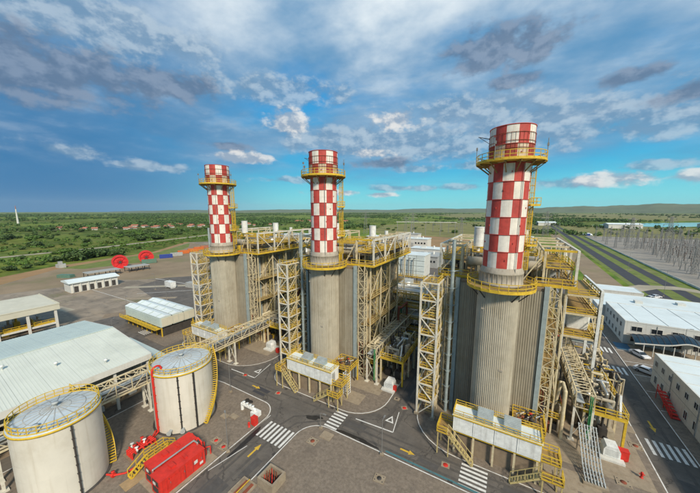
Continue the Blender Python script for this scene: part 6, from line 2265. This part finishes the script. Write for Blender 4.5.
# ------------------------------------------------------------------ switchyard, pylons
def lattice(mb, H, a, b, n, t_=.22):
    """square tapering lattice mast: half width a at the foot, b at the top"""
    for k in range(n):
        z0, z1 = H * k / n, H * (k + 1) / n
        w0, w1 = a + (b - a) * k / n, a + (b - a) * (k + 1) / n
        for (i, j) in ((-1, -1), (1, -1), (1, 1), (-1, 1)):
            mb.bar((i * w0, j * w0, z0), (i * w1, j * w1, z1), t_)
        for (p, q_) in (((-1, -1), (1, -1)), ((1, -1), (1, 1)), ((1, 1), (-1, 1)), ((-1, 1), (-1, -1))):
            mb.bar((p[0] * w0, p[1] * w0, z0), (q_[0] * w1, q_[1] * w1, z1), t_ * .6)
            mb.bar((q_[0] * w0, q_[1] * w0, z0), (p[0] * w1, p[1] * w1, z1), t_ * .6)
            mb.bar((p[0] * w1, p[1] * w1, z1), (q_[0] * w1, q_[1] * w1, z1), t_ * .6)
    return mb


def make_gantry():
    t = thing('switchyard_gantry', '', 'gantry', (0, 0, 0), 0, 'steel portal gantries of the switchyard')
    m1 = part(lattice(MB(), 17, .9, .45, 8, .14), 'mast', 'galv', t, (0, 0, 0))
    inst(m1, (16, 0, 0))
    mb = MB()
    for (y, z) in ((-.5, 13), (.5, 13), (0, 14.2)):
        mb.bar((0, y, z), (16, y, z), .16)
    for i in range(12):
        x = i * 16 / 12
        mb.bar((x, -.5, 13), (x + 16 / 12, .5, 13), .1).bar((x, -.5, 13), (x + .67, 0, 14.2), .1).bar((x + .67, 0, 14.2), (x + 1.33, -.5, 13), .1)
    part(mb, 'cross_beam', 'galv', t)
    for x in (0, 16):
        part(MB().bar((x, 0, 17), (x, 0, 20.5), .12), 'spike', 'galv', t)
    for i in range(3):
        part(MB().tube((3 + i * 5, 0, 11), (3 + i * 5, 0, 13), .18, 6), 'insulator', 'porcelain', t)
    return t


g0 = make_gantry()
GP = [(40, 505, 0), (15, 470, 0), (-15, 520, .1), (-50, 480, .1), (-95, 505, .1), (-130, 540, .1), (55, 600, 0), (175, 470, 0), (195, 440, 0), (130, 420, 0), (102, 470, 0), (125, 470, 0), (150, 460, 0), (104, 520, 0), (135, 530, 0), (170, 520, 0), (110, 345, .05), (190, 380, 0), (96, 395, 0), (96, 428, 0), (118, 400, 0), (104, 300, .1), (128, 330, 0), (122, 262, .1), (150, 290, .05), (150, 240, .1), (122, 214, .1), (168, 330, 0), (140, 370, 0), (175, 260, .1), (165, 395, 0), (98, 250, .1)]
for i, (x, y, a) in enumerate(GP):
    lb = 'grey lattice portal gantry standing in the right-hand switchyard' if x > 90 else 'grey lattice portal gantry far behind the nearest boiler'
    if i == 0:
        g0.location, g0['label'] = (x, y, 0), lb
        g0.rotation_euler = (0, 0, a)
    else:
        dup(g0, (x, y, 0), lb, a)


def make_post():
    t = thing('insulator_post', '', 'insulator', (0, 0, 0), 0, 'insulator posts of the switchyard')
    mb = MB()
    for dx_ in (-.9, .9):
        mb.bar((dx_, -.25, 0), (dx_ * .5, 0, 4), .12).bar((dx_, .25, 0), (dx_ * .5, 0, 4), .12)
    mb.bar((-.8, 0, 4), (.8, 0, 4), .2).bar((-.9, 0, 1), (.5, 0, 3.6), .1)
    part(mb, 'support', 'galv', t)
    mb = MB()
    prof = []
    for k in range(8):
        z = 4.1 + k * .38
        prof += [(.12, z), (.26, z + .08), (.12, z + .19)]
    mb.lathe(prof, 8)
    mb.lathe([(0, 7.7), (.3, 7.6), (.3, 7.2), (0, 7.1)], 8)
    part(mb, 'insulator', 'porcelain', t)
    return t


p0 = make_post()
q = random.Random(6)
first = True
for r_ in range(15):
    for c_ in range(14):
        x = 90 + c_ * 6.4 + r_ * 2.2
        y = 200 + r_ * 16 + c_ * 1.2
        if x > 118 + r_ * 9:
            continue
        s_ = q.uniform(1.1, 1.6)
        lb = ('slim insulator post on a steel support at the near end of the switchyard', 'slim insulator post on a steel support in the middle of the switchyard', 'slim insulator post on a steel support at the far end of the switchyard')[min(2, r_ // 5)]
        if first:
            p0.location, p0['label'] = (x, y, 0), lb
            first = False
        else:
            dup(p0, (x + q.uniform(-.8, .8), y + q.uniform(-1, 1), 0), lb, q.uniform(-.2, .2), s_)


def bus(x0, y0, x1, y1, z):
    o = part(MB().tube((0, 0, z), (x1 - x0, y1 - y0, z), .1, 6), 'busbar', 'galv', None, (x0, y0, 0))
    tag(o, 'thin horizontal busbar over the insulator posts of the switchyard', 'busbar', 'busbars of the switchyard')


for r_ in range(15):
    bus(90 + r_ * 2.2, 200 + r_ * 16, 116 + r_ * 9, 200 + r_ * 16 + 5, 10.0)
t = thing('boundary_wall', 'low pale wall along the avenue side of the switchyard', 'wall', (0, 0, 0))
WP = [(79.5, 120), (81.5, 182), (85, 280), (91, 420), (96, 540)]
for (a, b) in zip(WP, WP[1:]):
    n = 6
    for i in range(n):
        p, r_ = Vector(a).lerp(Vector(b), i / n), Vector(a).lerp(Vector(b), (i + .985) / n)
        part(MB().bar((p.x, p.y, .5), (r_.x, r_.y, .5), .2, 1.0), 'wall_panel', 'wall_white', t)


def pylon(x, y, H, lb, rz=0):
    t = thing('pylon', lb, 'pylon', (x, y, 0), rz, 'distant lattice pylons')
    part(lattice(MB(), H, H * .085, H * .02, 9, .19), 'tower', 'galv', t)
    mb = MB()
    for (z, l) in ((.72, .2), (.83, .17), (.94, .13)):
        mb.bar((-H * l, 0, H * z), (H * l, 0, H * z), .3)
        mb.bar((-H * l, 0, H * z), (0, 0, H * (z + .05)), .2).bar((H * l, 0, H * z), (0, 0, H * (z + .05)), .2)
    part(mb, 'cross_arm', 'galv', t)
    mb = MB()
    for (z, l) in ((.72, .2), (.83, .17), (.94, .13)):
        for s_ in (-1, 1):
            mb.tube((s_ * H * l, 0, H * z - 2), (s_ * H * l, 0, H * z), .2, 6)
    part(mb, 'insulator', 'porcelain', t)


pylon(-110, 350, 36, 'grey lattice pylon just left of the nearest stair tower top', .4)
pylon(-215, 425, 38, 'grey lattice pylon rising behind the middle boiler roof', .4)
pylon(-150, 440, 30, 'smaller grey lattice pylon right of the one behind the middle boiler', .4)
pylon(-58, 395, 30, 'grey lattice pylon over the bare earth pad', .3)
pylon(-20, 420, 32, 'grey lattice pylon left of the nearest chimney', .3)
pylon(45, 520, 38, 'grey lattice pylon just right of the nearest chimney', .2)
pylon(104, 384, 32, 'tallest grey lattice pylon at the near left of the switchyard', .2)
pylon(215, 520, 34, 'grey lattice pylon far behind the switchyard', .2)
pylon(160, 470, 32, 'grey lattice pylon behind the middle of the switchyard', .2)
pylon(260, 480, 36, 'grey lattice pylon at the far right of the switchyard', .2)
# portal row in the middle distance
t = thing('line_portal', 'wide steel portal with white beam in the distance between the chimneys', 'portal', (-160, 430, 0), .3)
for i in range(5):
    part(MB().bar((i * 22, 0, 0), (i * 22, 0, 22), .7), 'column', 'galv', t)
part(MB().bar((-2, 0, 21), (90, 0, 21), .8), 'beam', 'wall_white', t)
t = thing('dome_tent', 'white domed tent at the end of the avenue', 'tent', (104, 575, 0), .1)
mb = MB()
mb.ball((0, 0, 0), 7.5, 18, 8, .55)
part(mb, 'dome', 'roof_white', t)
part(MB().box(-2.2, -8.2, 0, 2.2, -6.2, 3.2), 'door', 'blue', t)
for (x, y, W, L, h, lb) in ((186, 830, 60, 24, 9, 'white shed by the distant water on the right'), (60, 900, 40, 20, 8, 'white shed beyond the end of the avenue'), (380, 960, 50, 20, 8, 'white shed at the far right shore')):
    t = thing('far_shed', lb, 'shed', (x, y, 0), .2)
    part(MB().box(0, 0, 0, W, L, h), 'wall', 'wall_white', t)
    part(MB().add([(-1, -1, h), (W + 1, -1, h), (W + 1, L + 1, h), (-1, L + 1, h), (-1, L / 2, h + 3), (W + 1, L / 2, h + 3)], [(0, 1, 5, 4), (2, 3, 4, 5), (0, 4, 3), (1, 2, 5)]), 'roof', 'roof_white', t)
# white tower on the left horizon
t = thing('far_tower', 'slender white tower on the far left horizon', 'tower', (-1245, 226, 0))
part(MB().tube((0, 0, 0), (0, 0, 44), 2.6, 10, 1.2), 'shaft', 'wall_white', t)
part(MB().tube((0, 0, 44), (0, 0, 54), 1.1, 8, .4), 'spire', 'tile_red', t)

# ------------------------------------------------------------------ village with red roofs
q = random.Random(12)
hs = []
for v in range(2):
    t = thing('village_house', '', 'house', (0, 0, 0), 0, 'village houses')
    W, L, h = (10, 8, 3.4) if v == 0 else (14, 8, 3.6)
    part(MB().box(0, 0, 0, W, L, h), 'wall', 'wall_white', t)
    part(MB().add([(-1, -1, h), (W + 1, -1, h), (W + 1, L + 1, h), (-1, L + 1, h), (-1, L / 2, h + 3.4), (W + 1, L / 2, h + 3.4)], [(0, 1, 5, 4), (2, 3, 4, 5), (0, 4, 3), (1, 2, 5)]), 'roof', 'tile_red', t)
    part(MB().box(W * .4, -.1, 0, W * .5, -.004, 2.4).box(W * .15, -.1, 1, W * .28, -.004, 2.4).box(W * .7, -.1, 1, W * .83, -.004, 2.4), 'door', 'dark_metal', t)
    hs.append(t)
k = 0
for i in range(44):
    f = q.random()
    x = -760 + 110 * f + q.uniform(-110, 70)
    y = 225 + 340 * f + q.uniform(-60, 60)
    lb = 'small house with red tiled roof in the distant village left of the far chimney'
    if k < 2:
        hs[k].location, hs[k]['label'] = (x, y, 0), lb
        hs[k].rotation_euler = (0, 0, q.uniform(0, 3))
    else:
        dup(hs[k % 2], (x, y, 0), lb, q.uniform(0, 3), q.uniform(.55, .9))
    k += 1
for i in range(22):
    x, y = -620 + q.uniform(-70, 130), 800 + q.uniform(-80, 120)
    dup(hs[i % 2], (x, y, 0), 'small house with red tiled roof in the distant village between far and middle chimneys', q.uniform(0, 3))

# ------------------------------------------------------------------ vegetation
def crown_mesh(seed, n=620, flat=.7):
    g = np.random.default_rng(seed)
    nc = 13
    cen = g.normal(size=(nc, 3))
    cen /= np.linalg.norm(cen, axis=1)[:, None]
    cen *= g.uniform(.25, .72, (nc, 1))
    cen[:, 2] = np.abs(cen[:, 2]) * flat + .35
    rad = g.uniform(.24, .42, nc)
    idx = g.integers(0, nc, n)
    d = g.normal(size=(n, 3))
    d /= np.linalg.norm(d, axis=1)[:, None]
    p = cen[idx] + d * (rad[idx] * g.uniform(.65, 1.05, n))[:, None]
    nr = d + g.normal(size=(n, 3)) * .45
    nr /= np.linalg.norm(nr, axis=1)[:, None]
    u = np.cross(nr, g.normal(size=(n, 3)))
    u /= np.linalg.norm(u, axis=1)[:, None]
    v = np.cross(nr, u)
    s_ = g.uniform(.055, .115, n)[:, None]
    V = np.stack([p - u * s_ - v * s_ * .7, p + u * s_ - v * s_ * .4, p + u * s_ * .6 + v * s_, p - u * s_ * .8 + v * s_ * .8], 1).reshape(-1, 3)
    return V, [(4 * i, 4 * i + 1, 4 * i + 2, 4 * i + 3) for i in range(n)]


protoT = []
for v in range(7):
    t = thing('scrub_tree', '', 'tree', (0, 0, 0), 0, 'scrub trees in the green land left')
    mb = MB()
    V, Fc = crown_mesh(v + 40, 760, (.75, .55, .9, .5, .7, .6, .8)[v])
    mb.add([tuple(p) for p in V], Fc)
    part(mb, 'crown', ('leaf_dark', 'leaf_mid', 'leaf_dark', 'leaf_light', 'leaf_mid', 'leaf_dark', 'leaf_mid')[v], t)
    mb = MB().tube((0, 0, 0), (.03, .02, .5), .06, 7, .035)
    for b in range(4):
        a = b * 1.6 + v
        mb.tube((.03, .02, .3 + .05 * b), (.4 * math.cos(a), .4 * math.sin(a), .75), .03, 5, .012)
    part(mb, 'trunk', 'bark', t)
    protoT.append(t)
used = set()


def plant_tree(x, y, s_, lb, v, grp=None, sz=None):
    o = protoT[v]
    sc_ = (s_, s_ * rnd.uniform(.85, 1.15), sz or s_ * rnd.uniform(.7, .95))
    if v not in used:
        used.add(v)
        o.location, o['label'], o.scale = (x, y, -.1), lb, sc_
        o.rotation_euler = (0, 0, rnd.uniform(0, 6))
    else:
        o = dup(o, (x, y, -.1), lb, rnd.uniform(0, 6), sc_)
    if grp:
        o['group'] = grp


q = random.Random(99)
LBT = 'leafy green scrub tree in the open land left of the yard'
for (x, y, s_, lb) in ((-292, 78, 8, 'large dark bushy tree behind the long white building'), (-298, 88, 10, LBT), (-303, 98, 9, LBT), (-296, 108, 8, LBT), (-306, 84, 9, LBT), (-300, 70, 6, LBT), (-310, 104, 8, LBT),
                       (-282, 52, 4, LBT), (-280, 44, 4.5, LBT), (-278, 36, 4, LBT), (-330, 140, 5, LBT), (-322, 20, 6, LBT), (-312, 26, 5, LBT), (-296, 22, 5, LBT), (-290, 60, 3.5, LBT), (-340, 60, 4, LBT)):
    plant_tree(x, y, s_, lb, q.choice((0, 2, 5)), None, s_ * .8)
n = 0
while n < 262:
    a = R(q.uniform(-90, -46) if n < 215 else q.uniform(-44, 26))
    d = 330 + 520 * q.random() ** 1.2 if n < 215 else q.uniform(480, 800)
    x, y = d * math.sin(a), d * math.cos(a)
    if y < -60 or (x > -352 - max(0, y - 100) * .5 and y < 470 and x < 240) or abs(x + 376 + (y - 122) * .3) < 11 or (-800 < x < -640 and 220 < y < 540) or (40 < x < 150):
        continue
    c = math.sin(x * .021 + 1) + math.sin(y * .027 + x * .009)
    if c < -.2 and q.random() < .6:
        continue
    sz_ = q.choice((3, 3.6, 4.2, 5, 6, 8)) * q.uniform(.9, 1.2)
    wd_ = 'tiny' if sz_ < 3.7 else 'mid-sized' if sz_ < 6 else 'large'
    where_ = 'close beyond the pale dirt track' if d < 480 else 'in the open land short of the village' if d < 660 else 'far out towards the woodland'
    plant_tree(x, y, sz_, f'{wd_} leafy scrub tree {where_} on the left' if a < -.8 else 'small green tree beyond the plant in the distance', q.randrange(7), None if a < -.8 else 'distant trees beyond the plant')
    n += 1

# far woodland: too many to count, crowns of loose leaf clumps
g = np.random.default_rng(5)
N = 34000
az = np.radians(g.uniform(-96, 36, N))
dist = 460 + 4300 * g.random(N) ** 1.55
X, Y = dist * np.sin(az), dist * np.cos(az)
dens = np.sin(X * .0061 + .5) + np.sin(Y * .0052 + X * .002) + .8 * np.sin(X * .017 + Y * .013) + g.normal(size=N) * .6
keep = (dens > np.where(az > R(-22), np.where((dist > 900) & (dist < 1500), -.3, 1.5), np.where(az > R(-48), .35, np.where(dist < 800, 1.5, np.where(dist < 1100, .7, .1))))) & (Y > -150) & ~((X > -720) & (X < -560) & (Y > 210) & (Y < 560)) & ~((X > -330) & (X < 260) & (Y < 560))
keep &= ~((X > 160) & (Y > 900) & (Y < 2250) & (np.abs(Y - (900 + .56 * X)) < 240))
X, Y, dist = X[keep], Y[keep], dist[keep]
N = len(X)


def leaf_mass(name, X, Y, S, K, lo, hi_, m, label, cat, flat):
    N = len(X)
    ctr = np.stack([X, Y, S * flat * .9], 1)[:, None, :]
    d = g.normal(size=(N, K, 3))
    d /= np.linalg.norm(d, axis=2)[:, :, None]
    d[:, :, 2] = d[:, :, 2] * flat
    p = ctr + d * S[:, None, None] * g.uniform(.55, 1.0, (N, K, 1))
    p[:, :, 2] = np.maximum(p[:, :, 2], .15)
    nr = d + g.normal(size=(N, K, 3)) * .4
    nr /= np.linalg.norm(nr, axis=2)[:, :, None]
    u = np.cross(nr, g.normal(size=(N, K, 3)))
    u /= np.linalg.norm(u, axis=2)[:, :, None]
    v = np.cross(nr, u)
    s_ = (S[:, None, None] * g.uniform(lo, hi_, (N, K, 1)))
    quad = np.stack([p - u * s_ - v * s_ * .8, p + u * s_ - v * s_ * .6, p + u * s_ * .7 + v * s_, p - u * s_ + v * s_ * .8], 2).reshape(-1, 3)
    me = bpy.data.meshes.new(name)
    nq = N * K
    me.vertices.add(nq * 4)
    me.vertices.foreach_set('co', quad.astype(np.float32).ravel())
    me.loops.add(nq * 4)
    me.loops.foreach_set('vertex_index', np.arange(nq * 4, dtype=np.int32))
    me.polygons.add(nq)
    me.polygons.foreach_set('loop_start', np.arange(0, nq * 4, 4, dtype=np.int32))
    me.polygons.foreach_set('loop_total', np.full(nq, 4, dtype=np.int32))
    me.materials.append(M[m])
    me.update()
    me.validate()
    o = bpy.data.objects.new(name, me)
    C.objects.link(o)
    tag(o, label, cat, None, 'stuff')


leaf_mass('far_woodland', X, Y, g.uniform(3.2, 7.0, N) * (1 + dist / 6000), 30, .15, .28, 'far_leaf', 'dark green woodland covering the plain out to the horizon', 'woodland', .6)
# low scrub between the trees, uncountable
N = 15000
az = np.radians(g.uniform(-96, 34, N))
dist = 290 + 1100 * g.random(N) ** 1.35
X, Y = dist * np.sin(az), dist * np.cos(az)
dens = np.sin(X * .013 + .5) + np.sin(Y * .016 + X * .006) + .8 * np.sin(X * .041 + Y * .033) + g.normal(size=N) * .7
keep = (dens > np.where(az > R(-24), .9, -.15)) & (Y > -150)
keep &= ~((X > -300 - np.maximum(0, Y - 100) * .45) & (X < 260) & (Y < 600)) & ~((X > 45) & (X < 140)) & (np.abs(X + 376 + (Y - 122) * .3) > 9)
keep &= ~((X > 160) & (Y > 900) & (np.abs(Y - (900 + .56 * X)) < 240))
X, Y = X[keep], Y[keep]
leaf_mass('scrub', X, Y, g.uniform(.8, 2.6, len(X)), 18, .2, .36, 'leaf_mid', 'low green scrub dotted over the open grassland', 'scrub', .5)

# ------------------------------------------------------------------ haze: the air over the plain
hz = part(MB().box(-15500, -3500, -2, 15500, 16500, 420), 'haze', 'white_paint')
hz['kind'] = 'stuff'
hz['label'] = 'thin pale haze over the plain'
m = bpy.data.materials.new('haze_air')
m.use_nodes = True
nt = m.node_tree
nt.nodes.clear()
pv = nt.nodes.new('ShaderNodeVolumePrincipled')
pv.inputs['Color'].default_value = (0.72, 0.86, 0.95, 1)
pv.inputs['Density'].default_value = 0.00003
ou = nt.nodes.new('ShaderNodeOutputMaterial')
nt.links.new(pv.outputs[0], ou.inputs['Volume'])
hz.data.materials.clear()
hz.data.materials.append(m)
